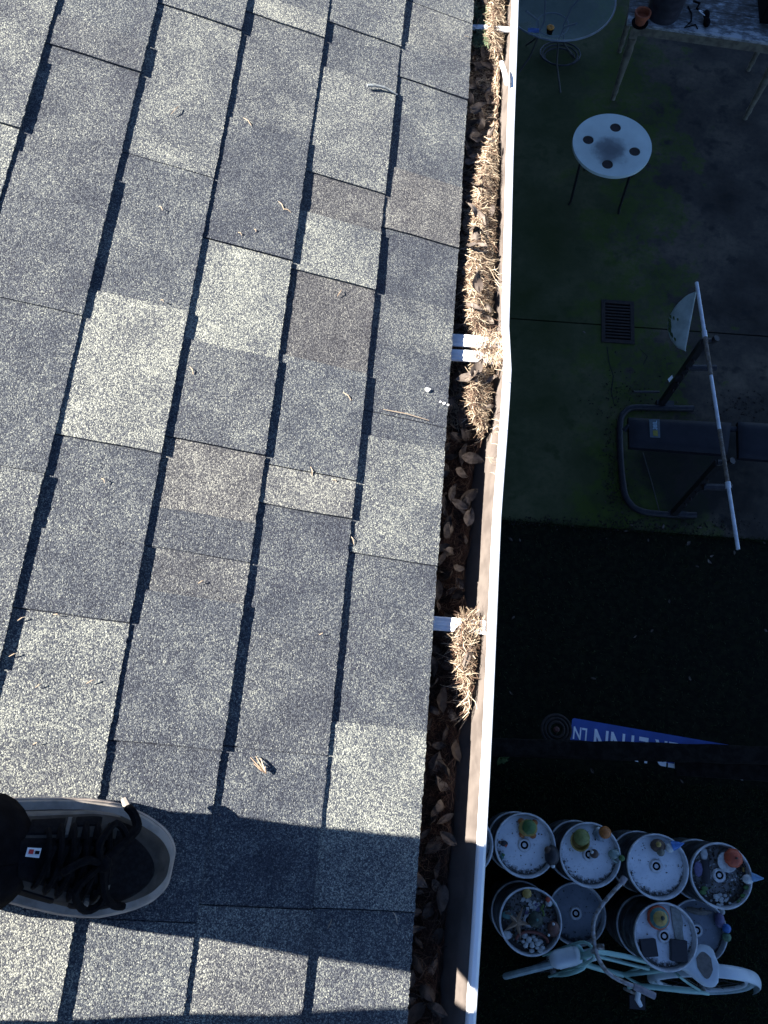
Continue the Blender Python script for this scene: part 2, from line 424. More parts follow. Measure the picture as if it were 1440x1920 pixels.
for y0, y1 in ((-5, YS - .012), (YS - .012, 8)):
    gut.mi = 1
    sweep(gut, prof(.0008), y0, y1, 90, gut_off)
    gut.mi = 0
    sweep(gut, [(.0005, 4.425), (.0005, 4.3325), (.0825, 4.3325), (.0902, 4.351), (.1117, 4.385), (.1232, 4.426)], y0, y1, 90, gut_off)
    sweep(gut, [(.1218, 4.4262), (.1234, 4.4385), (.1252, 4.4403), (.1300, 4.4408), (.1335, 4.4385), (.1345, 4.4340), (.1345, 4.4240), (.1290, 4.4190), (.1275, 4.4200), (.1325, 4.4245), (.1325, 4.4330), (.1290, 4.4385), (.1254, 4.4385), (.1234, 4.4262)], y0, y1, 90, gut_off, True)
go = gut.build('gutter', [M_WHITE, M_GUTIN], house, smooth=True)
def strap(py, wdt, z=4.432, ribs=True, x0=.008):
    y = gy(py); mb = MB(); x1 = .124 + gut_off(y)
    pr = [(-wdt/2, -.003), (-wdt/2, 0), (-wdt/2 + .002, .0012), (-wdt*.18, .0004), (-wdt*.12, .0018), (wdt*.12, .0018), (wdt*.18, .0004), (wdt/2 - .002, .0012), (wdt/2, 0), (wdt/2, -.003)]
    vs = []; fs = []; m = 6
    for i in range(m + 1):
        x = lerp(x0, x1, i / m)
        for yy, zz in pr: vs.append((x, y + yy, z + zz + (.002 * math.sin(i / m * PI))))
    k = len(pr)
    for i in range(m):
        for j in range(k - 1): fs.append((i*k+j, (i+1)*k+j, (i+1)*k+j+1, i*k+j+1))
    mb.add(vs, fs); return mb.build('hanger', M_STRAP, go, smooth=False)
strap(48, .0115, 4.424); strap(641, .0222, 4.4265); strap(669, .0205, 4.4260); strap(1175, .0205, 4.4195); strap(2350, .02); strap(-900, .02)
# loose white strap end standing up out of the litter
a, b_ = at(940, 117, 4.452), at(951, 158, 4.446)
lt = MB(); lt.tube([a, lerp(a, b_, .5) + Vector((0,0,.003)), b_], [.0042, .0046, .0050], 8)
tag(lt.build('plastic_tube', M_STRAP), 'short white plastic tube poking out of the gutter litter beside the lip', 'tube')

# ------------------------------------------------------------------ litter in the gutter
def pile(y, x):
    py_tab = [(-700,.5),(-100,.8),(70,.95),(95,.35),(240,.40),(300,.75),(420,.95),(560,1.0),(760,.95),(800,.25),(840,.0),(1135,0),(1160,.85),(1230,.85),(1330,.35),(1380,.05),(2600,0)]
    return 0
PT = [(gy(p), v, xl) for p, v, xl in ((-700,.5,.08),(-100,.85,.075),(70,.9,.078),(95,.55,.100),(150,.45,.104),(240,.62,.098),(300,.85,.078),(400,.98,.066),(540,1.0,.062),(600,1.0,.072),(625,1.0,.089),(690,1.0,.090),(712,1.0,.076),(745,1.0,.078),(775,.95,.085),(800,.4,.103),(830,.0,.112),(1130,0,.112),(1155,.9,.088),(1190,1,.080),(1240,.9,.086),(1330,.6,.100),(1375,.05,.115),(2600,0,.12))]
def zlit(x, y):
    v = xl = 0
    for (ya, va, xa), (yb, vb, xb) in zip(PT, PT[1:]):
        if yb <= y <= ya:
            f = (y - yb) / (ya - yb + 1e-9); v = lerp(vb, va, f); xl = lerp(xb, xa, f); break
    else:
        if y > PT[0][0]: v, xl = .5, .08
        else: v, xl = 0, .11
    far = sst(gy(830), gy(760), y) + .9 * sst(gy(560), gy(480), y)
    base = 4.366 + .012 * n1(x * 25, y * 14) + .010 * n1(x * 60, y * 45, 3) + .016 * far
    line = 4.4445 - .933 * (x - .0437)               # where sunlight grazes past the eave
    hi = v * (line + .012 + .004 * n1(x*40, y*30, 9))
    k = sst(xl - .012, xl + .008, x) * min(1, v * 1.4)
    z = lerp(base, max(base, min(4.436, line + .014 + .014 * v + .004 * n1(x*50, y*40, 5))), k)
    return min(z, 4.437)
def xfront(z): return .087 + max(0, (z - 4.352)) * .43
mk = MB()
Y0, Y1 = -1.0, 2.6
def mkf(u, v):
    y = lerp(Y0, Y1, u); x = lerp(.004, .132, v) ; z = zlit(x, y) - .004
    xm = xfront(z) + gut_off(y) - .001
    return (min(x, xm), y, z if x < xm else min(z, 4.41))
mk.grid(760, 22, mkf)
tag(mk.build('gutter_sludge', M_MUCK, smooth=True), 'dark rotten sludge filling the bottom of the gutter', 'debris', kind='stuff')
rn = random.Random(5)
nd = MB(); nd_shade = MB()  # second mesh: near needles below the sunlight line, coloured darker as shade
def needle(mb, p, a, tilt, L, r, bend, sides=3):
    d = Vector((math.cos(a) * math.cos(tilt), math.sin(a) * math.cos(tilt), math.sin(tilt)))
    sd_ = d.cross(Vector((0,0,1))); sd_ = sd_.normalized() if sd_.length > .01 else Vector((1,0,0))
    w2 = R.gauss(0, .9)
    pts = [p + d * (t * L - L/2) + sd_ * (L * (bend * (t - .5) ** 2 + w2 * (t - .5) ** 3)) + Vector((0,0,1)) * (-abs(bend) * .4 * L * (t - .5) ** 2) for t in (0, .25, .5, .75, 1)]
    if any(q.x > xfront(q.z) + gut_off(q.y) - .0004 for q in pts) and p.z < 4.4295 and mb is not None and p.x > .02: return
    mb.tube(pts, [r * .7, r, r, r * .9, r * .5], sides, caps=False)
cnt = 0
while cnt < 23000:
    y = rn.uniform(Y0, Y1) if rn.random() < .15 else rn.uniform(-.35, 1.62)
    x = rn.uniform(.006, .128)
    z = zlit(x, y)
    pil = max(0, z - (4.4445 - .933 * (x - .0437)))
    if pil <= 0 and rn.random() < .55: continue
    if x > xfront(z) + gut_off(y) - .001: continue
    far = y > gy(800)
    L = rn.uniform(.010, .034) * (1.25 if not far else .9)
    near_front = x > xfront(z) + gut_off(y) - .013
    needle(nd if (pil > 0 or y > gy(780)) else nd_shade, Vector((x, y, z + rn.uniform(-.002, .004))), rn.gauss(PI/2, .35) if near_front else rn.uniform(0, 2*PI), rn.gauss(0, .24), L, rn.uniform(.00030, .00055), rn.gauss(0, 1.9))
    cnt += 1
for i in range(420):                                  # matted needles over the outer half of the hangers
    py_ = rn.choice((630, 641, 652, 663, 674)) + rn.gauss(0, 6) if i % 4 else 1175 + rn.gauss(0, 6)
    x_ = min(.128, max(.082, rn.gauss(.112, .014))); z_ = (4.4305 if py_ < 900 else 4.4235) + rn.uniform(0, .004)
    needle(nd, Vector((x_, gy(py_), z_)), rn.gauss(PI/2, .7), rn.gauss(0, .10), rn.uniform(.010, .024), rn.uniform(.0003, .0005), rn.gauss(0, 1.5))
for i in range(60):                                   # needles hanging over the white lip
    y = rn.choice((gy(520), gy(600), gy(690), gy(45), gy(790), gy(870))) + rn.gauss(0, .02)
    if y > gy(900): needle(nd, Vector((.120 + gut_off(y) + rn.uniform(-.012, .006), y, 4.443)), rn.uniform(0, 2*PI), rn.gauss(0, .1), .016, .0005, rn.uniform(-1, 1))
tag(nd.build('needle_litter', M_NEED, smooth=False), 'tangled dry conifer needles packed along the gutter', 'pine needles', kind='stuff')
tag(nd_shade.build('shade_tinted_litter', island('shade_tinted_needles', [(0, (.018,.009,.007)), (.5, (.055,.028,.020)), (.85, (.10,.060,.042)), (1, (.16,.11,.075))]), smooth=False), 'reddish brown needles tinted dark for shade in the near part of the gutter', 'pine needles', kind='stuff')  # darker copy of the needle colours, shade painted in
# green sprigs at the far end
sg = MB()
for i in range(150):
    p = at(rn.uniform(888, 915), rn.uniform(8, 88), 4.425); needle(sg, p, rn.uniform(0, 2*PI), rn.uniform(-.2, .5), rn.uniform(.012, .026), .0007, rn.uniform(-.8, .8))
tag(sg.build('green_sprig', M_GREEN, smooth=False), 'grey green conifer sprig lying in the gutter by the farthest hanger strap', 'sprig')

def leaf_mesh(i):
    q = random.Random(100 + i); mb = MB(); curl = q.uniform(.3, 1.2); twist = q.uniform(-.7, .7); wdt = q.uniform(.34, .62); fold = q.uniform(.1, .6)
    def f(u, v):
        x = u - .5; ww = wdt * (math.sin(PI * min(1, u * .97 + .03)) ** .8) * (1 - .25 * u)
        yv = (v - .5) * ww
        z = curl * x * x * .9 + fold * abs(yv) * 1.2 + twist * x * yv * 2 + .11 * n1(u * 3.5 + i * 7, v * 3)
        return (x, yv, z)
    mb.grid(8, 4, f)
    # stalk
    mb.tube([f(0, .5), Vector(f(0, .5)) + Vector((-.12, .02, .03))], [.012, .008], 3)
    return mb.mesh('dry_leaf', M_LEAF, True)
LM = [leaf_mesh(i) for i in range(7)]
rl = random.Random(21)
def put_leaf(p, L, label, group, flat=.35):
    o = bpy.data.objects.new('dry_leaf', rl.choice(LM)); C.objects.link(o)
    o.location = p; o.scale = (L, L, L); o.rotation_euler = (rl.gauss(0, flat) + (PI if rl.random() < .4 else 0), rl.gauss(0, flat), rl.uniform(0, 2*PI))
    return tag(o, label, 'leaf', group)
GL = 'dry leaves lying in the gutter'
done = []
tries = 0
while len(done) < 190 and tries < 6000:
    tries += 1
    py = rl.uniform(-15, 1935); y = gy(py); x = rl.uniform(.046, .118)
    dens = .95 if py < 520 else (.45 if py < 800 else .4)
    if py < 520 and rl.random() < .6: x = rl.uniform(.046, .080)
    if 90 < py < 480 and x > .095: dens = .3
    if rl.random() > dens: continue
    z = zlit(x, y) + .004
    if x > xfront(z) + gut_off(y) - .008: continue
    if any((a - x) ** 2 + (b - y) ** 2 < .014 ** 2 for a, b in done): continue
    sunny = z > 4.4445 - .933 * (x - .0437)
    if sunny and rl.random() < .55: continue
    done.append((x, y))
    sec = 'beyond the double hanger strap' if py < 627 else ('between the double strap and the single strap' if py < 1175 else 'nearest the shoe, past the single strap')
    lab = ('sunlit tan curled leaf on the gutter needles ' if sunny else 'greyish curled leaf in the shaded gutter ') + sec
    put_leaf(Vector((x, y, z + rl.uniform(.001, .007))), rl.uniform(.022, .040), lab, GL, .55)
# ------------------------------------------------------------------ small things on the shingles
def roof_n(px, py, lift=.008):
    q = onroof(px, py); s = q.x / CP
    k = int(math.floor((EDGE - s) / EXP)); f = ((EDGE - k * EXP) - s) / EXP
    return rp(s, q.y, .0022 + .0062 * (1 - f) + lift * .2)
GN = 'single dry needles scattered on the shingles'
need_spots = [(335,205,320,220),(455,225,470,240),(520,384,530,400),(528,398,543,405),(297,392,304,400),(475,435,478,440),(640,740,655,755),(580,878,583,895),(355,690,362,705),(190,900,196,908),(33,1165,48,1158),(17,1232,34,1226),(67,1290,78,1283),(162,1283,178,1276),(62,1396,74,1393),(370,1096,382,1091),(655,1005,662,1022),(630,560,638,548),(868,75,882,78),(445,440,452,446),(100,1154,112,1156),(716,770,800,792),(620,903,628,907),(300,568,306,572),(595,1192,604,1190),(612,1740,620,1722),(733,1708,740,1730)]
for a0, b0, a1, b1 in need_spots:
    p, q = roof_n(a0, b0), roof_n(a1, b1); m = (p + q) / 2 + Vector((.0012, .0012, .0014))
    mb = MB(); mb.tube([p, lerp(p, m, .6), m, q], [.0004, .0007, .0007, .0004], 5)
    tag(mb.build('dry_needle', M_NEED), 'tiny dry orange brown needle lying on the sunlit shingles', 'needle', GN)
# forked sprig, grey twig, pale flecks
mb = MB(); base = roof_n(497, 1450)
for ex, ey in ((468,1420),(478,1418),(487,1422),(494,1430),(474,1432),(482,1440)):
    mb.tube([base + Vector((0,0,.002)), lerp(base, roof_n(ex, ey), .5) + Vector((0,0,.004)), roof_n(ex, ey)], [.0009, .0009, .0005], 5)
tag(mb.build('needle_sprig', M_NEED), 'small forked tan needle sprig above the shadowed shingles near the shoe', 'sprig')
mb = MB(); P = [roof_n(686,171), roof_n(700,171), roof_n(718,176), roof_n(743,185)]
mb.tube([p + Vector((0,0,.005)) for p in P], [.0022, .0024, .0022, .0014], 7)
M_TWIG = worn('grey_twig_bark', (.22,.24,.25), (.13,.14,.14), 200, .7)
tag(mb.build('twig', M_TWIG), 'bent grey twig lying across a shingle edge near the gutter', 'twig')
M_FLECK = worn('white_fleck', (.75,.75,.73), (.6,.6,.58), 90, .7)
for px, py, r_ in ((799,734,.0042),):
    mb = MB(); c = roof_n(px, py, 0); mb.ball(c, r_, 10, (1, .9, .3), lambda a, z: 1 + .2 * math.sin(3 * a + z * 300))
    tag(mb.build('bird_dropping', M_FLECK), 'round white bird dropping spot on a dark shingle near the gutter', 'dropping')
mb = MB()
for px, py, r_ in ((822,757,.002),(829,760,.0026),(836,763,.002)): mb.ball(roof_n(px, py, 0), r_, 8, (1, .8, .3))
tag(mb.build('bird_dropping', M_FLECK), 'smeared small white droppings by the shingle edge above the gutter', 'dropping')

# ------------------------------------------------------------------ the person standing on the roof
person = thing('person', 'person in dark trousers and worn grey skate shoes standing on the shingles', 'person')
M_TROU = worn('dark_trouser_cloth', (.0025,.0025,.0035), (.005,.005,.0065), 60, .9, bmp=.4, bd=.002, spec=.04)
M_SHIRT = worn('dark_jacket_cloth', (.02,.022,.03), (.03,.032,.04), 40, .9)
M_SKIN = worn('skin', (.42,.26,.19), (.38,.22,.16), 20, .55)
M_HAIR = worn('dark_hair', (.02,.014,.01), (.035,.025,.018), 80, .6)
def skin(name, pts, edges, mat, parent, sub=2):
    me = bpy.data.meshes.new(name); me.from_pydata([p[:3] for p in pts], edges, [])
    o = bpy.data.objects.new(name, me); C.objects.link(o); o.parent = parent
    m = o.modifiers.new('skin', 'SKIN'); m.use_smooth_shade = True
    for i, p in enumerate(pts):
        sv = me.skin_vertices[0].data[i]; sv.radius = (p[3], p[4] if len(p) > 4 else p[3]); sv.use_root = (i == 0)
    s = o.modifiers.new('sub', 'SUBSURF'); s.levels = sub; s.render_levels = sub
    me.materials.append(mat); return o
# shoe frame
toe = onroof(312, 1622); toe = rp(toe.x / CP, toe.y, .004)
ax = (onroof(312, 1622) - onroof(0, 1585)).normalized()            # heel -> toe
ax = (ax - Vector((SP, 0, CP)) * ax.dot(Vector((SP, 0, CP)))).normalized()
up = Vector((SP, 0, CP)); sidev = up.cross(ax).normalized()           # +side = up in the photo
SL = .305
def hw(u):                                           # half width at u (0 toe .. 1 heel)
    tab = [(0,.004),(.010,.014),(.025,.0235),(.05,.0310),(.09,.0385),(.14,.0450),(.22,.0525),(.32,.0545),(.45,.050),(.6,.043),(.75,.039),(.88,.038),(.96,.030),(1,.008)]
    for (a, b), (c, d) in zip(tab, tab[1:]):
        if a <= u <= c: return lerp(b, d, (u - a) / (c - a))
    return .03
def hws(u): return sum(hw(max(0, u + d)) for d in (-.012, -.006, 0, .006, .012)) / 5 if u > .03 else lerp(.004, sum(hw(.03 + d) for d in (-.012, -.006, 0, .006, .012)) / 5, (u / .03) ** .5)
def topz(u):
    tab = [(0,.028),(.05,.045),(.12,.054),(.20,.062),(.28,.076),(.36,.090),(.45,.092),(.6,.092),(.75,.092),(.9,.092),(1,.085)]
    for (a, b), (c, d) in zip(tab, tab[1:]):
        if a <= u <= c: return lerp(b, d, (u - a) / (c - a))
    return .1
def SH(u, v, off=0.0, orig=None):
    o = toe if orig is None else orig
    a = max(-1, min(1, v)) * PI / 2
    cw = .93 - .45 * sst(.28, .75, u) * 0
    y = math.sin(a) * hws(u) * cw; pw = abs(math.cos(a)) ** .62
    narrow = 1 - .30 * pw * sst(.2, .6, u)
    z = .020 + (topz(u) - .020) * pw
    nrm = (sidev * math.sin(a) * .9 + up * (.15 + math.cos(a)))
    nrm.normalize()
    return o - ax * (u * SL) + sidev * (y * narrow) + up * z + nrm * off
M_SUEDE = worn('grey_suede', (.040,.038,.035), (.022,.021,.020), 45, .9, bmp=.3, bd=.001, spec=.12)
M_SUEDE2 = worn('pale_suede', (.11,.102,.092), (.07,.066,.06), 45, .9)
M_BLACK = worn('black_mesh_cloth', (.005,.005,.006), (.009,.009,.010), 220, .95, spec=.06)
M_RUBB = worn('tan_rubber_sole', (.30,.25,.21), (.21,.175,.15), 60, .75)
M_FOX = worn('grey_sole_foxing', (.24,.21,.18), (.16,.14,.12), 60, .8)
M_LACE = worn('black_lace', (.003,.003,.0035), (.006,.006,.007), 150, .9, spec=.06)
def shoe(par, shift, full):
    o0 = toe + shift
    mb = MB(); mb.grid(64, 30, lambda u, v: SH(.003 + (u ** 1.6) * .99, v * 2 - 1, 0, o0)); upp = mb.build('shoe', M_SUEDE, par)
    def outl(k, grow):
        pts = []
        us = [0] + [.002 * 1.28 ** i for i in range(26) if .002 * 1.28 ** i < .9] + [.9,.94,.97,.985,1]
        for u in us: pts.append((u, hws(u) + grow))
        return pts
    def ring(grow, z, gl):
        pts = outl(0, grow); P = []
        for u, w_ in pts: P.append(o0 - ax * (lerp(-gl, SL + gl, u)) + sidev * w_ + up * z)
        for u, w_ in reversed(pts): P.append(o0 - ax * (lerp(-gl, SL + gl, u)) - sidev * w_ + up * z)
        return P
    mb = MB(); rings = [ring(.006,.000,.003), ring(.0085,.004,.006), ring(.0085,.012,.006), ring(.007,.0145,.004)]
    n = len(rings[0]); mb.add(sum(rings, []), [(i*n+j, i*n+(j+1) % n, (i+1)*n+(j+1) % n, (i+1)*n+j) for i in range(3) for j in range(n)] + [tuple(range(n)), tuple(range(3*n, 4*n))])
    so_ = upp; mb.build('sole', M_RUBB, upp)
    mb = MB(); rings = [ring(.0062,.0146,.003), ring(.0062,.021,.003), ring(.0046,.0235,.001), ring(-.004,.0255,-.006)]
    mb.add(sum(rings, []), [(i*n+j, i*n+(j+1) % n, (i+1)*n+(j+1) % n, (i+1)*n+j) for i in range(3) for j in range(n)])
    mb.build('foxing', M_FOX, so_)
    if not full: return upp
    def patch(name, u0, u1, fv0, fv1, mat, off, nu=16, nv=12):
        q = MB(); q.grid(nu, nv, lambda u, v: SH(lerp(u0, u1, u), lerp(fv0(lerp(u0, u1, u)), fv1(lerp(u0, u1, u)), v), off * (1 if 0 < u < 1 and 0 < v < 1 else .1), o0))
        return q.build(name, mat, upp)
    # black toe box, rounded towards the toe
    def tb(u): return .62 * math.sqrt(max(0, 1 - ((.215 - u) / .158) ** 2)) if u < .215 else .62
    patch('toe_box', .058, .225, lambda u: -tb(u) - .10, lambda u: tb(u) - .12, M_BLACK, .0012, 22, 14)
    patch('tongue', .20, .62, lambda u: -.44, lambda u: .36, M_BLACK, .0035, 20, 8)
    patch('side_panel', .285, .375, lambda u: .54, lambda u: .76, M_BLACK, .0014)
    patch('side_panel', .41, .52, lambda u: .42, lambda u: .76, M_BLACK, .0014)
    patch('side_panel', .17, .215, lambda u: .46, lambda u: .70, M_BLACK, .0014)
    patch('side_panel', .15, .33, lambda u: -.88, lambda u: -.66, M_BLACK, .0014)
    patch('side_panel', .38, .52, lambda u: -.90, lambda u: -.66, M_BLACK, .0014)
    patch('eyestay', .205, .225, lambda u: -.46, lambda u: -.26, M_SUEDE2, .0028)
    patch('stripe', .262, .280, lambda u: -.99, lambda u: -.50, M_SUEDE2, .0024)
    patch('stripe', .388, .402, lambda u: .36, lambda u: .76, M_SUEDE2, .0024)
    patch('heel_panel', .22, .97, lambda u: .84, lambda u: .97, M_SUEDE2, .0012, 24, 4)
    for i in range(6):
        u = .250 + i * .040
        for s_ in (1, -1):
            q = MB(); q.ctube([SH(u + .008, s_ * .50, .002, o0), SH(u, s_ * .38, .006, o0), SH(u - .010, s_ * .20, .010, o0), SH(u - .018, 0, .012, o0), SH(u - .028, -s_ * .2, .009, o0)], [.0026, .003, .0032, .0032, .003], 6)
            q.build('lace', M_LACE, upp)
    for i in range(5):
        u = .256 + i * .040
        for s_ in (1, -1):
            q = MB(); q.ctube([SH(u, s_ * .60, .0012, o0), SH(u - .003, s_ * .46, .003, o0), SH(u - .006, s_ * .28, .006, o0)], [.0016, .0040, .0046], 6); q.build('lace', M_LACE, upp)
    q = MB(); kn = SH(.255, .02, .017, o0); q.ball(kn, .009, 10, (1.2, 1, .8))
    end = toe + (onroof(233, 1508) - onroof(312, 1622)) + up * .052
    q.ctube([kn, SH(.20, .25, .016, o0), SH(.16, .50, .014, o0), lerp(SH(.15, .66, .012, o0), end, .5), end], [.0055, .0054, .0054, .0052, .0050], 7)
    q.ctube([kn, SH(.28, .2, .026, o0), SH(.24, .44, .022, o0), SH(.19, .30, .016, o0), kn], .0040, 6)
    q.ctube([kn, SH(.32, -.25, .024, o0), SH(.27, -.50, .018, o0), SH(.22, -.38, .012, o0), kn], .0040, 6)
    q.ctube([kn, SH(.22, -.3, .014, o0), SH(.18, -.52, .010, o0), SH(.14, -.64, .008, o0)], [.0045, .0045, .0045, .004], 6)
    q.ctube([kn, SH(.31, .05, .022, o0), SH(.38, -.1, .02, o0)], .0042, 6)
    q.build('bow', M_LACE, upp)
    q = MB(); d_ = (end - SH(.16, .50, .014, o0)).normalized(); q.tube([end, end + d_ * .010], [.0049, .0036], 7); q.build('lace_tip', M_FOX, upp)
    # tongue label
    def lab(u0, u1, v0, v1, off, mat, nm, par_):
        z = MB(); z.grid(3, 4, lambda u, v: SH(lerp(u0, u1, u), lerp(v0, v1, v), off, o0)); return z.build(nm, mat, par_, smooth=False)
    lab(.462, .506, .03, .165, .010, M_FLECK, 'tongue_label', upp)
    M_RED = worn('label_red', (.42,.02,.02), (.35,.02,.02), 200, .6)
    lab(.484, .499, .075, .14, .0112, M_RED, 'tongue_label_mark', upp); lab(.465, .479, .08, .125, .0112, M_BLACK, 'tongue_label_mark', upp)
    return upp
shoe(person, Vector((0, 0, 0)), True)
LEG2 = Vector((-.15 * CP, -.222, .15 * SP))
shoe(person, LEG2, False)
q_ = onroof(45, 1570); ank = Vector((-.361 - .062, -.099, ZR + .361 * TP + .085))
hip = Vector((ank.x - .20, ank.y - .12, ank.z + .78))
pts = [(hip.x, hip.y, hip.z + .06, .12, .165), (hip.x, hip.y, hip.z - .02, .13, .18), (hip.x + .01, hip.y + .085, hip.z - .13, .105), (hip.x + .01, hip.y - .085, hip.z - .13, .105)]
skin('trousers', pts, [(0,1),(1,2),(1,3)], M_TROU, person)
for sh, sd_ in ((Vector((0,0,0)), .085), (LEG2, -.085)):
    a0 = ank + sh; top_ = Vector((hip.x + .01, hip.y + sd_, hip.z - .06))
    def tf(u, v, a0=a0, top_=top_, sd_=sd_):
        k = min(1, u * 1.06); c_ = lerp(a0 + Vector((-.004, 0, -.012)), top_, k) + Vector((.0 * k, 0, 0)); r_ = .058 + .044 * k
        r_ *= 1 + .05 * n1(k * 9, math.cos(v*2*PI) * 1.2, math.sin(v*2*PI) * 1.2 + sd_ * 30) + .04 * math.exp(-k * 60)
        if u > .97: pass
        return c_ + Vector((math.cos(v*2*PI) * r_ * (1.0), math.sin(v*2*PI) * r_, .012 * math.cos(v*2*PI) * (1 - k)))
    mb = MB(); mb.grid(50, 28, tf); lo_ = mb.build('trouser_leg', M_TROU, person); sm = lo_.modifiers.new('solid', 'SOLIDIFY'); sm.thickness = .003
h = hip
pts = [(h.x, h.y, h.z + .02, .10, .14), (h.x - .02, h.y, h.z + .22, .105, .145), (h.x - .01, h.y, h.z + .42, .10, .16), (h.x + .01, h.y, h.z + .53, .055, .06), (h.x + .03, h.y, h.z + .60, .05),
       (h.x, h.y + .19, h.z + .44, .062), (h.x - .03, h.y + .25, h.z + .17, .048), (h.x + .03, h.y + .25, h.z - .06, .038),
       (h.x, h.y - .19, h.z + .44, .062), (h.x - .03, h.y - .25, h.z + .17, .048), (h.x + .03, h.y - .25, h.z - .06, .038)]
skin('jacket', pts, [(0,1),(1,2),(2,3),(3,4),(2,5),(5,6),(6,7),(2,8),(8,9),(9,10)], M_SHIRT, person)
hd = Vector((h.x + .05, h.y, h.z + .70))
mb = MB(); mb.ball(hd, .105, 20, (.92, .76, 1.12)); mb.ball(hd + Vector((.100, 0, -.01)), .018, 8, (1, .8, 1.4))
for s_ in (1, -1): mb.ball(hd + Vector((-.005, s_ * .082, -.01)), .028, 8, (.7, .4, 1)); 
mb.tube([hd + Vector((-.02, 0, -.06)), hd + Vector((-.04, 0, -.15))], .052, 12)
he = mb.build('head', M_SKIN, person)
mb = MB(); mb.ball(hd + Vector((-.018, 0, .025)), .112, 20, (.92, .80, 1.05)); mb.build('hair', M_HAIR, he)
for s_ in (1, -1):
    w0 = Vector((h.x + .03, h.y + s_ * .25, h.z - .075)); mb = MB()
    mb.ball(w0 + Vector((.01, 0, -.05)), .045, 10, (.95, .42, 1.1))
    for f_ in range(4):
        b0 = w0 + Vector((-.022 + f_ * .020, 0, -.085)); mb.tube([b0, b0 + Vector((.004, -s_ * .004, -.035)), b0 + Vector((.006, -s_ * .014, -.066 + .006 * abs(f_ - 1.6)))], [.0095, .0088, .007], 8)
    b0 = w0 + Vector((.04, -s_ * .01, -.035)); mb.tube([b0, b0 + Vector((.022, -s_ * .012, -.026)), b0 + Vector((.028, -s_ * .02, -.052))], [.012, .010, .0078], 8)
    mb.build('hand', M_SKIN, person)

# ------------------------------------------------------------------ drain
drain = thing('drain_grate', 'rusty iron drain grate set in the concrete joint', 'drain grate', ((GX0+GX1)/2, (GY0+GY1)/2, 0))
M_IRON = worn('rusty_iron', (.014,.010,.009), (.030,.018,.013), 40, .85, bmp=.4, bd=.002)
dw, dh = GX1 - GX0, GY1 - GY0
mb = MB(); mb.box((0, dh/2 - .016, .001), (dw, .030, .018)); mb.box((0, -dh/2 + .016, .001), (dw, .030, .018)); mb.box((-dw/2 + .016, 0, .001), (.030, dh - .064, .018)); mb.box((dw/2 - .016, 0, .001), (.030, dh - .064, .018))
mb.build('frame', M_IRON, drain, smooth=False)
for i in range(11):
    mb = MB(); mb.box((0, lerp(-dh/2 + .055, dh/2 - .055, i / 10), .002), (dw - .066, .013, .014)); mb.build('bar', M_IRON, drain, smooth=False)
pit = MB(); pit.box((0, 0, -.0105), (dw - .064, dh - .064, .002)); pit.build('pit', M_LACE, drain, smooth=False)

# ------------------------------------------------------------------ round white table
tc = (at(1075, 270, .7) + at(1221, 272, .7)) / 2; tr = .298
tbl = thing('round_table', 'small round white table with four cup holes and thin black legs', 'table', (tc.x, tc.y, 0))
def tabletop_mat():
    m, t, b = newmat('stained_white_top'); co = obco(t)
    l = N(t, 'ShaderNodeVectorMath', operation='DISTANCE', i_1=(-.02, -.06, .7)); t.links.new(co, l.inputs[0])
    a = N(t, 'ShaderNodeMath', operation='MULTIPLY_ADD', i_1=.12); t.links.new(noi(t, co, 14, 4), a.inputs[0]); t.links.new(l.outputs['Value'], a.inputs[2])
    f = ramp(t, a.outputs[0], [(.10, .92), (.15, .8), (.21, .22), (.34, .06)])
    base = mixc(t, ramp(t, noi(t, co, 9, 4), [(.35, 0), (.7, .4)]), (.56,.66,.62), (.40,.48,.46))
    t.links.new(mixc(t, f, base, (.06,.065,.07)), b.inputs['Base Color']); b.inputs['Roughness'].default_value = .45; return m
M_TTOP = tabletop_mat()
holes = [at(1154, 239, .7), at(1103, 262, .7), at(1190, 284, .7), at(1139, 308, .7)]
bm = bmesh.new()
def ringv(cx, cy, r, n): return [bm.verts.new((cx + r*math.cos(2*PI*i/n), cy + r*math.sin(2*PI*i/n), .7)) for i in range(n)]
edges = []
for cx, cy, r, n in [(0, 0, tr, 64)] + [(q.x - tc.x, q.y - tc.y, .042, 20) for q in holes]:
    vs = ringv(cx, cy, r, n)
    edges += [bm.edges.new((vs[i], vs[(i+1) % n])) for i in range(n)]
bmesh.ops.triangle_fill(bm, use_beauty=True, edges=edges)
bmesh.ops.recalc_face_normals(bm, faces=bm.faces)
ex = bmesh.ops.extrude_face_region(bm, geom=list(bm.faces)); bmesh.ops.translate(bm, vec=(0, 0, -.025), verts=[e for e in ex['geom'] if isinstance(e, bmesh.types.BMVert)])
bmesh.ops.recalc_face_normals(bm, faces=bm.faces)
me = bpy.data.meshes.new('tabletop'); bm.to_mesh(me); bm.free(); me.materials.append(M_TTOP)
tt = bpy.data.objects.new('tabletop', me); C.objects.link(tt); tt.parent = tbl
M_LEGB = worn('black_painted_steel', (.008,.008,.010), (.014,.013,.014), 40, .5)
M_CUP = worn('dark_cup', (.018,.011,.009), (.03,.018,.014), 60, .8)
for q in holes:
    mb = MB(); mb.lathe([(.0415, .695), (.041, .64), (.034, .632), (.0001, .632)], (q.x - tc.x, q.y - tc.y, 0), 20); mb.lathe([(.0425, .690), (.042, .64), (.034, .630), (.0001, .630)], (q.x - tc.x, q.y - tc.y, 0), 20); mb.build('cup_holder', M_CUP, tbl)
feet = [at(1067, 383, 0), at(1160, 400, 0), at(1186, 330, 0), at(1096, 318, 0)]
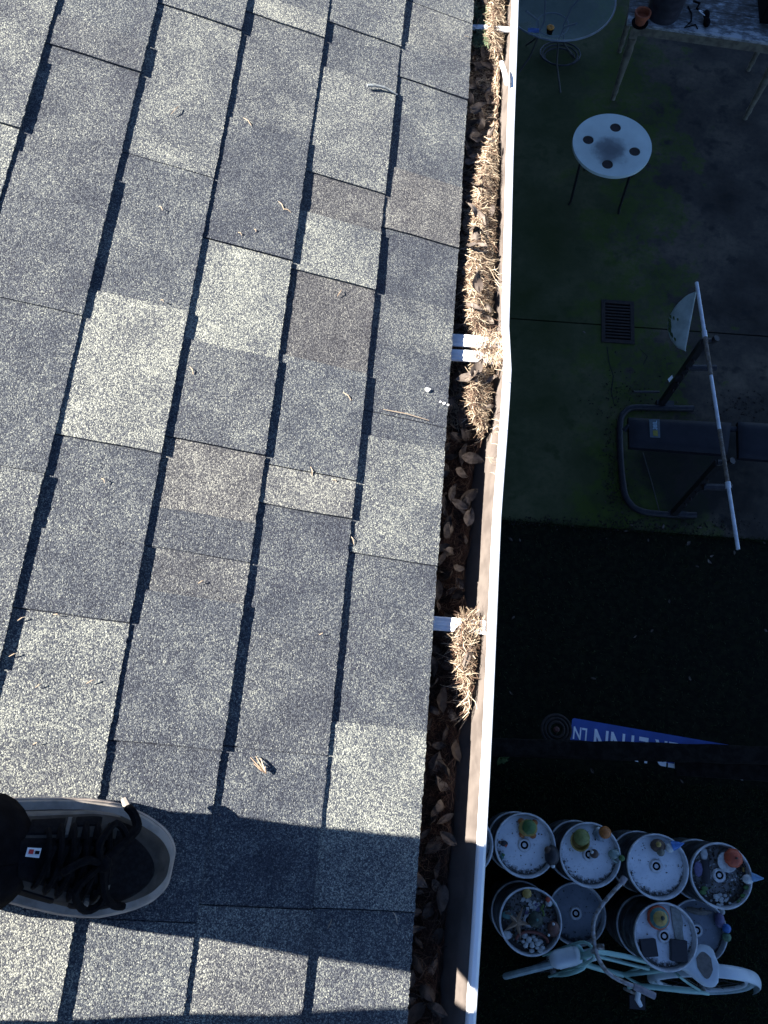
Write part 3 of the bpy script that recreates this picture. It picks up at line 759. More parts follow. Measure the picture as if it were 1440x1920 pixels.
for f_ in feet:
    d = Vector((f_.x - tc.x, f_.y - tc.y, 0)); t_ = d.normalized() * .20
    mb = MB(); mb.tube([(t_.x, t_.y, .675), (d.x * .96, d.y * .96, .05), (d.x, d.y, 0)], .011, 8); mb.build('leg', M_LEGB, tbl)
mb = MB(); mb.tube([(.19*math.cos(2*PI*i/24), .19*math.sin(2*PI*i/24), .665) for i in range(25)], .008, 6); mb.build('ring', M_LEGB, tbl)

# ------------------------------------------------------------------ weathered work table with its things
ZT = .76
q0, q1 = at(1190, 45, ZT), at(1440, 80, ZT)
tdx = (q1 - q0); tdx.z = 0; tdx.normalize(); tang = math.atan2(tdx.y, tdx.x)
wt = thing('work_table', 'long weathered table with peeling pale blue plank top and cream legs', 'table', (q0.x, q0.y, 0), rz=tang)
def peel():
    m, t, b = newmat('peeling_paint'); co = obco(t)
    mp = N(t, 'ShaderNodeMapping'); mp.inputs['Scale'].default_value = (4.0, 8, 8); t.links.new(co, mp.inputs['Vector'])
    n = noi(t, mp.outputs[0], 3.4, 7, .68)
    sp = N(t, 'ShaderNodeSeparateXYZ'); t.links.new(co, sp.inputs[0])
    e = ramp(t, sp.outputs[1], [(.0, .16), (.06, .12), (.12, 0)])
    s_ = N(t, 'ShaderNodeMath', operation='ADD'); t.links.new(n, s_.inputs[0]); t.links.new(e, s_.inputs[1])
    base = ramp(t, s_.outputs[0], [(.40, (.035,.03,.025)), (.50, (.07,.07,.07)), (.58, (.13,.145,.155)), (.70, (.33,.35,.36))])
    t.links.new(base, b.inputs['Base Color']); b.inputs['Roughness'].default_value = .75
    bump(t, b, n, .4, .004); return m
M_PEEL = peel()
M_CREAM = worn('cream_paint', (.15,.135,.095), (.08,.07,.052), 18, .7)
TW, TDp = 1.24, .62
for i in range(5):
    y0 = i * TDp / 5; mb = MB(); mb.box((TW/2 - .03, y0 + TDp/10, ZT - .013), (TW + .06, TDp/5 - .004, .026)); mb.build('plank', M_PEEL, wt, smooth=False, bevel=.003)
mb = MB(); mb.box((TW/2, .022, ZT - .066), (TW - .1, .022, .078)); mb.build('apron', M_CREAM, wt, smooth=False)
mb = MB(); mb.box((TW/2, TDp - .022, ZT - .066), (TW - .1, .022, .078)); mb.build('apron', M_CREAM, wt, smooth=False)
for x, y in ((.022, .026), (TW - .06, .026), (.022, TDp - .03), (TW - .06, TDp - .03)):
    mb = MB(); mb.lathe([(.022, 0), (.018, .03), (.026, .08), (.022, .12), (.036, .5), (.03, .56), (.036, .58), (.036, .62)], (x, y, 0), 14); mb.box((x, y, ZT - .08), (.062, .062, .105)); mb.build('leg', M_CREAM, wt)
def wtp(px, py, z=ZT): return at(px, py, z)
M_TERR = worn('terracotta', (.30,.075,.030), (.20,.055,.025), 30, .85)
p = wtp(1199, 45); pot = thing('flower_pot', 'small orange terracotta pot on the corner of the weathered table', 'pot', p)
mb = MB(); mb.lathe([(.036, 0), (.052, .075), (.061, .076), (.064, .105), (.052, .105), (.046, .06), (.0001, .055)], (0,0,0), 24); mb.build('body', M_TERR, pot)
mb = MB(); mb.lathe([(.05, .0), (.062, .0), (.066, .014), (.058, .012), (.0001, .006)], (0,0,0), 24); mb.build('saucer', M_LACE, pot)
p = wtp(1242, 26); pl = thing('planter_tub', 'dark ribbed round tub on the weathered table beside the terracotta pot', 'planter', p)
M_TUB = worn('dark_tub', (.012,.012,.018), (.022,.022,.030), 20, .55)
pr = []
for i in range(13):
    z = i * .022; r_ = .125 + .02 * i / 12 + (.005 if i % 3 == 1 else 0); pr.append((r_, z))
pr += [(.150, .27), (.156, .275), (.156, .285), (.143, .285), (.135, .23)]
mb = MB(); mb.lathe(pr + [(.0001, .228)], (0,0,0), 36); mb.build('tub', M_TUB, pl)
mb = MB(); mb.ball((0,0,.225), .13, 20, (1,1,.12)); mb.build('soil', M_MUCK, pl)
p = wtp(1322, 40); gg = thing('work_goggles', 'black goggles with a pale strap buckle lying on the weathered table', 'goggles', p)
mb = MB(); mb.ball((0, .03, .035), .032, 12, (.8, 1.4, .9)); mb.ball((0, -.045, .03), .034, 12, (.8, 1.3, .9)); mb.build('lens_cup', M_LACE, gg)
mb = MB(); mb.tube([(-.02,.0,.05), (-.05,.025,.055), (-.065,.05,.05), (-.05,.06,.045), (-.035,.04,.05)], .004, 6); mb.build('strap', M_STRAP, gg)
p = wtp(1430, 40); bx = thing('equipment_box', 'black box standing at the right end of the weathered table', 'box', p + Vector((.08, .12, 0)))
mb = MB(); mb.box((0,0,.09), (.22,.3,.18)); mb.build('case', M_LACE, bx, smooth=False, bevel=.01)
mb = MB(); mb.box((0,0,.188), (.23,.31,.016)); mb.tube([(-.05,0,.197),(-.05,0,.225),(.05,0,.225),(.05,0,.197)], .006, 6); mb.build('lid', M_LEGB, bx, smooth=False)
cb = MB(); P = [wtp(1290, 12, ZT+.006), wtp(1297, 26, ZT+.006), wtp(1296, 40, ZT+.006), wtp(1283, 52, ZT+.006), wtp(1304, 46, ZT+.012), wtp(1308, 54, ZT+.006)]
cb.tube(P, .006, 6); cb.tube([wtp(1300, 2, ZT+.02), wtp(1312, 6, ZT+.03), wtp(1306, 16, ZT+.015), wtp(1318, 22, ZT+.02)], .009, 6)
tag(cb.build('cable', M_LACE), 'loose black cable lying across the weathered table top', 'cable')

# ------------------------------------------------------------------ glass table, its flower, cable underneath
gc = at(1047, -5, .7); gr_ = .33
gt = thing('glass_table', 'round glass topped table with a pale rim at the top of the yard', 'table', (gc.x, gc.y, 0))
def glass():
    m, t, b = newmat('clear_glass'); t.nodes.remove(b)
    out = [n for n in t.nodes if n.type == 'OUTPUT_MATERIAL'][0]
    fr = N(t, 'ShaderNodeValue'); fr.outputs[0].default_value = .03; tr_ = N(t, 'ShaderNodeBsdfTransparent'); tr_.inputs[0].default_value = (.85,.92,.93,1)
    gl = N(t, 'ShaderNodeBsdfGlossy'); gl.inputs['Roughness'].default_value = .08; gl.inputs[0].default_value = (.9,.95,1,1)
    mx = N(t, 'ShaderNodeMixShader'); t.links.new(fr.outputs[0], mx.inputs[0]); t.links.new(tr_.outputs[0], mx.inputs[1]); t.links.new(gl.outputs[0], mx.inputs[2])
    t.links.new(mx.outputs[0], out.inputs[0]); return m
M_GLASS = glass()
ge = at(1135, 40, .7) ; gr_ = max(.28, (Vector((at(1050, 76, .7).x, at(1050, 76, .7).y)) - Vector((gc.x, gc.y))).length)
mb = MB(); mb.lathe([(.0001, .692), (gr_ - .01, .692), (gr_ - .004, .696), (gr_ - .01, .70), (.0001, .70)], (0,0,0), 64); mb.build('glass_top', M_GLASS, gt)
mb = MB(); mb.tube([(gr_*math.cos(2*PI*i/64), gr_*math.sin(2*PI*i/64), .696) for i in range(65)], .0075, 8, False); mb.build('rim', worn('rim_paint', (.12,.15,.18), (.08,.10,.12), 14, .35), gt)
M_GLEG = worn('grey_wrought_legs', (.03,.03,.03), (.05,.05,.045), 30, .6)
for k in range(4):
    a = PI/4 + k*PI/2 - .25
    mb = MB(); mb.tube([(math.cos(a)*r_, math.sin(a)*r_, z) for r_, z in ((.30,.685),(.16,.55),(.12,.40),(.17,.2),(.31,.01))], .009, 7); mb.build('leg', M_GLEG, gt)
mb = MB(); mb.tube([(.135*math.cos(2*PI*i/24), .135*math.sin(2*PI*i/24), .45) for i in range(25)], .007, 6); mb.build('ring', M_GLEG, gt)
p = at(1030, 62, .70); fl = thing('potted_flower', 'orange flower in a tiny black pot on the glass table', 'flower', p)
mb = MB(); mb.lathe([(.022, .0), (.030, .04), (.026, .04), (.0001, .034)], (0,0,0), 14); mb.build('pot', M_LACE, fl)
M_ORNG = worn('orange_petals', (.46,.20,.02), (.34,.13,.015), 60, .7)
for k in range(7):
    a = k * 2 * PI / 7; mb = MB(); c_ = Vector((.016*math.cos(a), .016*math.sin(a), .052)); mb.ball(c_, .016, 8, (1, 1, .5)); mb.build('petal', M_ORNG, fl)
p = at(1000, 58, .70); bc = thing('blue_cloth', 'small crumpled blue cloth on the edge of the glass table', 'cloth', p)
mb = MB(); mb.grid(8, 6, lambda u, v: ((u-.5)*.09, (v-.5)*.05, .004 + .012*abs(n1(u*4, v*4)) )); mb.build('fabric', worn('blue_cloth', (.05,.11,.30), (.03,.07,.2), 30, .9), bc)
cb = MB(); c0 = at(1050, 108, .01)
cb.tube([c0 + Vector((.13*math.cos(t*.42)*(1+.012*t), .10*math.sin(t*.42)*(1+.012*t), .002 + .0012*t)) for t in range(42)], .007, 6)
tag(cb.build('hose', M_TUB), 'dark coiled hose lying on the concrete under the glass table', 'hose')

# ------------------------------------------------------------------ weight bench and barbell
b0 = at(1240, 860, 0)
wb = thing('weight_bench', 'black weight bench with padded board, uprights and curved floor tube', 'weight bench', (b0.x, b0.y, 0))
def L(px, py, z): return at(px, py, z) - Vector((b0.x, b0.y, 0))
M_PAD = worn('black_vinyl', (.006,.006,.010), (.010,.010,.015), 14, .55, spec=.25)
M_TUBE = worn('charcoal_tube', (.011,.011,.015), (.020,.020,.026), 30, .5, spec=.3)
def pad(c4, z, th, name):
    a, b, c, d = (L(x, y, z) for x, y in c4); mb = MB()
    def f(u, v):
        p = lerp(lerp(a, b, u), lerp(d, c, u), v); e = min(1, min(u, 1-u) * 9) * min(1, min(v, 1-v) * 6)
        return p + Vector((0, 0, -.022 * (1 - e ** .5)))
    mb.grid(24, 14, f)
    n = 14; 
    mb.add([Vector(f(u, v)) for u, v in ((0,0),(1,0),(1,1),(0,1))] + [Vector(f(u, v)) + Vector((0,0,-th)) for u, v in ((0,0),(1,0),(1,1),(0,1))], [(0,1,5,4),(1,2,6,5),(2,3,7,6),(3,0,4,7),(4,5,6,7)])
    return mb.build(name, M_PAD, wb)
bp_ = pad(((1180,780),(1374,790),(1366,850),(1182,836)), .46, .04, 'back_pad')
pad(((1386,788),(1520,796),(1516,866),(1388,856)), .46, .04, 'seat_pad')
M_LBL = worn('grey_label', (.075,.10,.11), (.06,.08,.09), 60, .6); M_LBLW = worn('label_letters', (.30,.42,.48), (.25,.36,.42), 60, .6); M_LBLY = worn('label_yellow', (.22,.19,.02), (.16,.15,.02), 60, .6)
def quad(c4, z, name, mat, par):
    mb = MB(); mb.add([L(x, y, z) for x, y in c4], [(0,1,2,3)]); return mb.build(name, mat, par, smooth=False)
lb = quad(((1217,786),(1237,786),(1238,821),(1219,820)), .464, 'label', M_LBL, bp_)
quad(((1224,807),(1233,807),(1234,818),(1225,817)), .4665, 'label_logo', M_LBLY, bp_)
def text_mesh(body, size, mat, name, extr=.0006):
    cu = bpy.data.curves.new(name, 'FONT'); cu.body = body; cu.size = size; cu.extrude = extr; cu.offset = size * .014; cu.align_x = 'LEFT'
    o = bpy.data.objects.new(name, cu); C.objects.link(o)
    dg = bpy.context.evaluated_depsgraph_get(); dg.update()
    me = bpy.data.meshes.new_from_object(o.evaluated_get(dg)); bpy.data.objects.remove(o); bpy.data.curves.remove(cu)
    me.name = name; me.materials.clear(); me.materials.append(mat); return me
me = text_mesh('38IL', .040, M_LBLW, 'label_text')
o = bpy.data.objects.new('label_text', me); C.objects.link(o); o.parent = bp_
p0 = L(1232, 806, .4665); o.location = p0; o.rotation_euler = (0, 0, PI/2)
mb = MB(); U = [(1300,766,.03),(1240,765,.03),(1190,764,.03),(1172,772,.03),(1163,792,.03),(1163,850,.03),(1169,915,.03),(1178,940,.03),(1198,957,.03),(1240,964,.03),(1305,966,.03)]
mb.ctube([L(*u) for u in U], .024, 12); mb.build('floor_tube', M_TUBE, wb)
for base_, top_, arm in (((1240,757,.03),(1320,640,.92),((1285,690,.60),(1342,690,.60))), ((1262,964,.03),(1348,868,.92),((1318,913,.62),(1372,914,.62)))):
    A, B_ = L(*base_), L(*top_); d = (B_ - A).normalized()
    mb = MB(); mb.tube([A, B_], .030, 4); mb.tube([A + Vector((-.04,0,0)), A + Vector((.09,0,0))], .030, 4); u_ = mb.build('upright', M_LEGB, wb, smooth=False)
    mb = MB(); mb.tube([L(*arm[0]), L(*arm[1])], .024, 8); mb.build('catch_arm', M_TUBE, wb)
    mb = MB(); mb.tube([B_ + Vector((-.01,0,0)), B_ + Vector((.05,0,.01)), B_ + Vector((.065,0,.05))], .022, 8); mb.build('bar_hook', M_LEGB, wb)
    for t_ in (.3, .42, .54, .66, .78):
        mb = MB(); c_ = lerp(A, B_, t_) + Vector((.0,-.03,.0)); mb.tube([c_ + Vector((0,.008,0)), c_ + Vector((0,-.014,0))], .009, 6); mb.build('bolt', M_IRON, wb)
quad(((1252,711),(1260,703),(1262,708),(1255,717)), .40, 'sticker', M_FLECK, wb)
mb = MB(); mb.tube([L(1170,808,.4), L(1176,800,.42), L(1300,800,.41), L(1500,812,.40)], .02, 8); mb.tube([L(1290,800,.4), L(1290,835,.03)], .022, 8); mb.tube([L(1480,830,.4), L(1480,850,.03)], .022, 8); mb.build('bench_frame', M_TUBE, wb)
mb = MB(); mb.tube([L(1188,735,.25), L(1236,735,.25)], .010, 8); mb.build('pin', M_LEGB, wb)
mb = MB(); mb.tube([L(1205,848,.02), L(1222,905,.01), L(1236,958,.02)], .004, 5); mb.build('cable', M_GLEG, wb)
# barbell
e0, e1 = at(1306, 530, .985), at(1384, 1030, .985)
bb = thing('barbell', 'long barbell with pale and rusty bar lying across the bench uprights', 'barbell', (e0 + e1) / 2)
bo = (e0 + e1) / 2
M_CHR = worn('pale_bar', (.62,.66,.70), (.48,.52,.56), 20, .35, metal=.2); M_RUST = worn('rusty_bar', (.11,.085,.06), (.20,.17,.14), 50, .8)
def bt(t): return lerp(e0, e1, t) - bo
for a, b, r_, m, nm in ((0, .20, .0125, M_CHR, 'sleeve'), (.20, .225, .017, M_CHR, 'collar'), (.225, .375, .0135, M_RUST, 'grip'), (.375, .58, .0115, M_CHR, 'shaft'), (.58, .77, .0125, M_RUST, 'grip'), (.77, .79, .017, M_CHR, 'collar'), (.79, 1, .0118, M_CHR, 'sleeve')):
    mb = MB(); mb.tube([bt(a), bt(b)], r_, 10); mb.build(nm, m, bb)
# pale half disc hanging from the bar's far end
A, B_ = at(1305, 546, .965), at(1284, 658, .80); mid = at(1252, 606, .74)
hdg = thing('half_disc', 'pale translucent half round plastic disc with green algae hanging off the barbell', 'disc', (A + B_) / 2)
oo = (A + B_) / 2
def hf(u, v):
    c_ = lerp(A, B_, u); bul = (mid - lerp(A, B_, .52)); a = math.sin(PI * u) ** .6
    p_ = c_ + bul * (a * v); p_ = p_ + Vector((0, 0, .05)) * (a * v * (1 - v) * 2.0); return p_ - oo
mb = MB(); mb.grid(22, 10, hf); o = mb.build('disc', None or worn('algae_plastic', (.38,.45,.43), (.28,.34,.32), 14, .35), hdg)
sm = o.modifiers.new('solid', 'SOLIDIFY'); sm.thickness = .012
M_ALG = worn('green_algae', (.045,.075,.012), (.02,.035,.008), 40, .9)
for u_, v_, r_ in ((.5,.93,.018),(.58,.9,.020),(.66,.92,.020),(.42,.95,.012),(.74,.88,.018),(.82,.8,.012),(.50,.62,.010),(.46,.8,.012)):
    mb = MB(); mb.ball(Vector(hf(u_, v_)) + Vector((0,0,.006)), r_, 8, (.7, 1.3, .25), lambda a, z: 1 + .3 * math.sin(3*a)); mb.build('algae_patch', M_ALG, hdg)

M_CRACK = worn('crack_dirt', (.008,.008,.006), (.016,.018,.009), 60, .95)
for pts_ in (((1138,650),(1142,680),(1150,705),(1146,735),(1152,760)), ((1200,655),(1214,668),(1206,684)), ((1360,585),(1390,600),(1420,596))):
    mb = MB(); P = [at(x, y, .0018) for x, y in pts_]; vs = []
    for i, p_ in enumerate(P): vs += [p_ + Vector((-.004, .001 * i, 0)), p_ + Vector((.004, 0, 0))]
    mb.add(vs, [(2*i, 2*i+1, 2*i+3, 2*i+2) for i in range(len(P) - 1)]); mb.build('crack', M_CRACK, patio, smooth=False)
# leaf litter around the bench and fallen leaves on the turf
rq = random.Random(9)
ll = MB()
for i in range(1300):
    c_ = rq.choice(((1165,740,70,40),(1145,860,14,110),(1200,985,90,22),(1390,760,60,26),(1160,930,25,50),(1330,985,100,20),(1010,978,70,9),(1250,990,180,10)))
    px, py = rq.gauss(c_[0], c_[2]*.55), rq.gauss(c_[1], c_[3]*.55)
    p = at(px, py, .004); a = rq.uniform(0, 2*PI); l = rq.uniform(.008, .022)
    d1 = Vector((math.cos(a), math.sin(a), rq.uniform(-.1,.4))) * l; d2 = Vector((-math.sin(a), math.cos(a), rq.uniform(-.1,.4))) * l * .5
    ll.add([p - d1*.5, p + d2*.5 + Vector((0,0,.004)), p + d1*.5, p - d2*.5], [(0,1,2,3)])
tag(ll.build('leaf_litter', island('black_leaf_litter', [(0, (.008,.007,.006)), (.8, (.025,.02,.016)), (1, (.07,.055,.045))]), smooth=False), 'dark crumbled leaf litter around the weight bench feet', 'leaf litter', kind='stuff')
GG = 'pale leaves fallen on the dark turf'
for px, py in ((1184,985),(1244,986),(1215,1013),(1290,1019),(1334,1043),(1308,1062),(1329,1053),(1173,996),(1312,990),(1378,1035),(1191,1194),(1113,1272),(1293,1272),(1222,1183),(1433,1018),(1437,1182),(962,1158),(957,1010),(975,1012),(958,1300),(1255,1128),(1110,1445),(1278,1464),(1145,1410),(1095,622)):
    z = .004 if py < 976 else .012
    put_leaf(at(px, py, z), rq.uniform(.022, .045), 'small pale brown leaf fallen on the dark turf below the patio', GG, .15)
p = at(1432, 1446, .02); mb = MB(); mb.add([(-.018,.012,0),(.02,.014,0),(.002,-.02,0),(-.016,.010,.012),(.018,.012,.012),(.002,-.017,.012)], [(0,2,1),(3,4,5),(0,1,4,3),(1,2,5,4),(2,0,3,5)])
o = mb.build('stone_chip', M_FLECK, smooth=False); o.location = p; tag(o, 'white triangular stone chip on the paving at the right side', 'stone')

# ------------------------------------------------------------------ timber beam, street sign, coil
ZB = .62
M_WOOD = worn('dark_weathered_timber', (.005,.0045,.004), (.014,.012,.010), 22, .95, bmp=.8, bd=.006, spec=.1)
A, B_ = at(860, 1398, ZB), at(1560, 1420, ZB)
bm_ = thing('timber_beam', 'dark rough timber rail on posts between patio turf and kegs', 'beam', ((A.x+B_.x)/2, (A.y+B_.y)/2, 0))
cx, cy = (A.x+B_.x)/2, (A.y+B_.y)/2; ln = (B_ - A).length; ang = math.atan2(B_.y - A.y, B_.x - A.x); RZ = Matrix.Rotation(ang, 3, 'Z')
mb = MB()
def bf(u, v):
    x = (u - .5) * ln; t_ = v * 2 * PI; yy = .052 * math.cos(t_) ; zz = .032 * math.sin(t_); k_ = 1 + .16 * n1(x * 5, math.cos(t_) * 1.2, math.sin(t_) * 1.2)
    sq = lambda q: math.copysign(abs(q) ** .55, q)
    q = RZ @ Vector((x, .052 * sq(math.cos(t_)) * k_, 0)); return (q.x, q.y, ZB - .034 + .032 * sq(math.sin(t_)) * k_)
mb.grid(60, 20, bf); mb.build('rail', M_WOOD, bm_)
pa, pb = at(1266, 1432, ZB - .09), at(1640, 1458, ZB - .09)
mb = MB(); c_ = (pa + pb) / 2 - Vector((cx, cy, 0)); mb.box(c_, ((pb - pa).length, .13, .03), Matrix.Rotation(math.atan2(pb.y - pa.y, pb.x - pa.x), 3, 'Z')); mb.build('plank', M_WOOD, bm_, smooth=False, bevel=.004)
for px in (905, 1500):
    q = at(px, 1402, 0); q = lerp(A, B_, (px - 860) / 700) - Vector((cx, cy, 0)); mb = MB(); mb.box((q.x, q.y - .01, (ZB - .06) / 2 - .006), (.085, .085, ZB - .06)); mb.build('post', M_WOOD, bm_, smooth=False, bevel=.004)
# the sign hangs flat under the rail
ZS = ZB - .135
s0, s1_ = at(1073, 1346, ZS), at(1345, 1393, ZS)
sx = (s1_ - s0).normalized(); SLN = 1.08; SHT = .168
sg = thing('street_sign', 'blue street name sign with white letters half hidden under the timber rail', 'sign', s0)
M_BLUE = worn('sign_blue', (.032,.085,.36), (.025,.07,.30), 12, .4); M_SW = worn('sign_white', (.90,.92,.93), (.82,.86,.90), 20, .4)
sy = Vector((sx.y, -sx.x, 0)) if Vector((sx.y, -sx.x, 0)).y < 0 else Vector((-sx.y, sx.x, 0))   # towards the letters' tops (-y)
MS = Matrix((( -sx.x, sy.x, 0), (-sx.y, sy.y, 0), (0, 0, 1)))                      # local x: reading direction (image right to left)
mb = MB()
def rr(w_, h_, r_, n=5):
    out = []
    for cx_, cy_, a0 in ((w_-r_, h_-r_, 0), (r_, h_-r_, PI/2), (r_, r_, PI), (w_-r_, r_, 1.5*PI)):
        for i in range(n + 1): a = a0 + PI/2*i/n; out.append((cx_ + r_*math.cos(a), cy_ + r_*math.sin(a)))
    return out
mb.prism(rr(SLN, SHT, .015), -.002, .0015)
mb.v = [tuple(MS @ Vector((v[0] - SLN, v[1], v[2]))) for v in mb.v]; mb.build('sign_board', M_BLUE, sg, smooth=False)
def put_text(body, size, lx, ly, squeeze, nm):
    me = text_mesh(body, size, M_SW, nm)
    for v in me.vertices: v.co = MS @ Vector((v.co.x * squeeze + lx - SLN, v.co.y + ly, v.co.z + .0028))
    me.update(); o = bpy.data.objects.new(nm, me); C.objects.link(o); o.parent = sg; return me
def text_w(body, size):
    me = text_mesh(body, size, M_SW, 'tmp'); xs = [v.co.x for v in me.vertices]; bpy.data.meshes.remove(me); return max(xs) - min(xs)
wd_ = text_w('JENNIFER LYNN', .21); put_text('JENNIFER LYNN', .21, .035, .045, (SLN - .165) / wd_, 'sign_text')
put_text('LN', .105, SLN - .10, .05, .082 / text_w('LN', .105), 'sign_text')
c_ = at(1043, 1368, ZS); cl = thing('coil', 'dark rusty round coil with a small reddish hub beside the blue sign', 'coil', c_)
mb = MB()
for r_ in (.088, .068, .046): mb.tube([(r_*math.cos(2*PI*i/32), r_*math.sin(2*PI*i/32), .010 - r_*.1) for i in range(33)], .009, 8, False)
mb.build('winding', M_IRON, cl)
mb = MB(); mb.lathe([(.018, -.01), (.018, .012), (.010, .02), (.0001, .02)], (0,0,0), 14); mb.build('hub', worn('hub_red', (.10,.03,.02), (.06,.02,.02), 60, .7), cl)
mb = MB(); mb.tube([(0,0,-.012), (-.0,-.1,-.014), (0,-.15,-.012)], .006, 6); mb.build('bracket', M_IRON, cl)
# weed by the gutter
M_WEED = worn('weed_leaf', (.035,.07,.012), (.06,.10,.02), 30, .7)
c_ = at(937, 1421, 0); wd2 = thing('weed', 'small leafy green weed growing beside the timber rail post', 'plant', c_)
mb = MB(); mb.tube([(0,0,-.01),(0,0,.12)], .004, 5); mb.build('stem', M_WEED, wd2)
for i in range(14):
    a = rq.uniform(0, 2*PI); z = rq.uniform(.04, .13); r_ = rq.uniform(.03, .06); mb = MB()
    d = Vector((math.cos(a), math.sin(a), 0)); s_ = Vector((-d.y, d.x, 0))
    mb.grid(4, 2, lambda u, v: Vector((0,0,z)) + d * (u * r_) + s_ * ((v-.5) * .03 * math.sin(PI*min(1,u+.05))) + Vector((0,0,.02*math.sin(u*2.5)))); mb.build('leaf', M_WEED, wd2)

# ------------------------------------------------------------------ kegs
M_STEEL = worn('keg_steel', (.16,.17,.18), (.08,.085,.09), 16, .42, metal=.75)
M_RIM = worn('keg_rim', (.62,.65,.66), (.42,.44,.45), 30, .38, metal=.3)
def keg_top(name, c1, c2, edge):
    m, t, b = newmat(name); co = obco(t)
    n = noi(t, co, 10, 5); f = ramp(t, n, [(.35, 0), (.7, 1)])
    base = mixc(t, f, c1, c2)
    l = N(t, 'ShaderNodeVectorMath', operation='DISTANCE', i_1=(0, .022, .315)); t.links.new(co, l.inputs[0])
    a = N(t, 'ShaderNodeMath', operation='MULTIPLY_ADD', i_1=.10); t.links.new(noi(t, co, 55, 4, .7), a.inputs[0]); t.links.new(l.outputs['Value'], a.inputs[2])
    base = mixc(t, ramp(t, a.outputs[0], [(edge, 0), (edge + .022, .95)]), base, (.018,.017,.015))
    sp = ramp(t, noi(t, co, 80, 4, .7), [(.60, 0), (.70, .55)]); base = mixc(t, sp, base, (.05,.05,.05))
    t.links.new(base, b.inputs['Base Color']); b.inputs['Roughness'].default_value = .5; b.inputs['Metallic'].default_value = .15; return m
M_KT = keg_top('frosted_keg_top', (.76,.82,.86), (.58,.64,.69), .195)
M_KT2 = keg_top('dull_keg_top', (.24,.28,.33), (.15,.18,.22), .195)
M_KT3 = keg_top('soiled_keg_top', (.16,.165,.17), (.06,.06,.06), .17)
KR, KH = .172, .352
def keg_meshes():
    pr = [(.150, .012), (.158, .0), (.160, .03), (.155, .045), (.1585, .06)]
    for z in (.09, .115, .14, .165, .19, .215, .24, .265): pr += [(.1615, z - .010), (.1665 if z in (.115, .24) else .1640, z), (.1615, z + .010)]
    pr += [(.158, .285), (.152, .305)]
    body = MB().lathe(pr, (0,0,0), 48).mesh('barrel', M_STEEL, True)
    rim = MB(); rim.lathe([(.153, .295), (.160, .300), (.163, .335), (.168, .345), (.1715, .352), (.1690, .3575), (.1635, .358), (.1590, .352), (.1580, .340), (.156, .31), (.152, .3)], (0,0,0), 48)
    rim = rim.mesh('rim', M_RIM, True)
    top = MB().lathe([(.1575, .308), (.135, .314), (.07, .318), (.045, .318), (.0001, .318)], (0,0,0), 48)
    val = MB(); val.lathe([(.038, .317), (.037, .325), (.030, .331), (.0225, .331), (.0215, .321)], (0,0,0), 24); val.mi = 1; val.lathe([(.0222, .3225), (.0001, .3226)], (0,0,0), 24); val.mi = 0; val.lathe([(.0115, .322), (.0110, .330), (.0001, .331)], (0,0,0), 16)
    return body, rim, top, val.mesh('valve', [M_RIM, M_LACE], True)
kb, kr, ktm, kv = keg_meshes()
KTM = {m.name: MB.mesh(ktm, 'lid', m, True) for m in (M_KT, M_KT2, M_KT3)}
GK = 'steel kegs stacked beside the bicycle'
def keg(c, z, label, mat):
    k = thing('keg', label, 'keg', (c.x, c.y, z), GK)
    for nm, me in (('barrel', kb), ('rim', kr), ('lid', KTM[mat.name]), ('valve', kv)):
        o = bpy.data.objects.new(nm, me); C.objects.link(o); o.parent = k
    return k
ZH = .702
KEGS = [((985,1585),1,'keg with the turtle ornament on its frosted top',M_KT),
 ((1107,1603),1,'keg topped by an olive globe and orange hatted gnome',M_KT),
 ((1234,1625),1,'keg with a blue hatted gnome beside its bare valve',M_KT),
 ((1353,1642),1,'keg with the orange pumpkin, right end of far row',M_KT3),
 ((868,1583),1,'keg mostly hidden behind the gutter in the far row',M_KT2),
 ((995,1728),1,'keg covered with a starfish, shells and figurines',M_KT3),
 ((1249,1757),1,'keg with a striped pumpkin and two dark bricks',M_KT),
 ((1082,1714),0,'low keg with bare dull top beside the starfish keg',M_KT2),
 ((1310,1746),0,'low keg with purple and blue figurine, behind the saddle',M_KT2),
 ((850,1712),0,'low keg mostly hidden behind the gutter, near row',M_KT2)]
KC = []
for (px, py), hi, lab, mt in KEGS:
    zt = ZH + .008 if hi else .358
    c = at(px, py, zt); KC.append(c)
    keg(c, zt - .358, 'steel ' + lab, mt)
    if hi: keg(c, -.008, 'lower keg under the steel ' + lab, M_KT2)
ZO = .670; ZL = .318                                 # lid heights
def orn(name, px, py, label, cat, z=ZO):
    return thing(name, label, cat, at(px, py, z))
def pm(nm, c1, c2=None, s=60, r=.55): return worn(nm, c1, c2 or tuple(x * .7 for x in c1), s, r)
O_GRN = pm('glaze_green', (.05,.13,.03)); O_ORG = pm('glaze_orange', (.36,.12,.02)); O_YEL = pm('glaze_yellow', (.36,.25,.06)); O_OLV = pm('glaze_olive', (.16,.19,.05))
O_WHT = pm('glaze_white', (.55,.60,.60)); O_BLU = pm('glaze_blue', (.04,.16,.46)); O_RED = pm('glaze_red', (.40,.06,.02)); O_BRN = pm('glaze_brown', (.07,.04,.025)); O_TEAL = pm('glaze_teal', (.05,.15,.14)); O_GLS = pm('glaze_pale_green', (.20,.28,.26), r=.2); O_TAN = pm('starfish_tan', (.27,.19,.13)); O_PUR = pm('glaze_purple', (.12,.11,.22)); O_DKG = pm('dark_green_glaze', (.02,.035,.025)); O_BLK = pm('slate_black', (.012,.012,.018)); O_SHELL = pm('shell_white', (.42,.45,.44), (.28,.30,.30), 40)
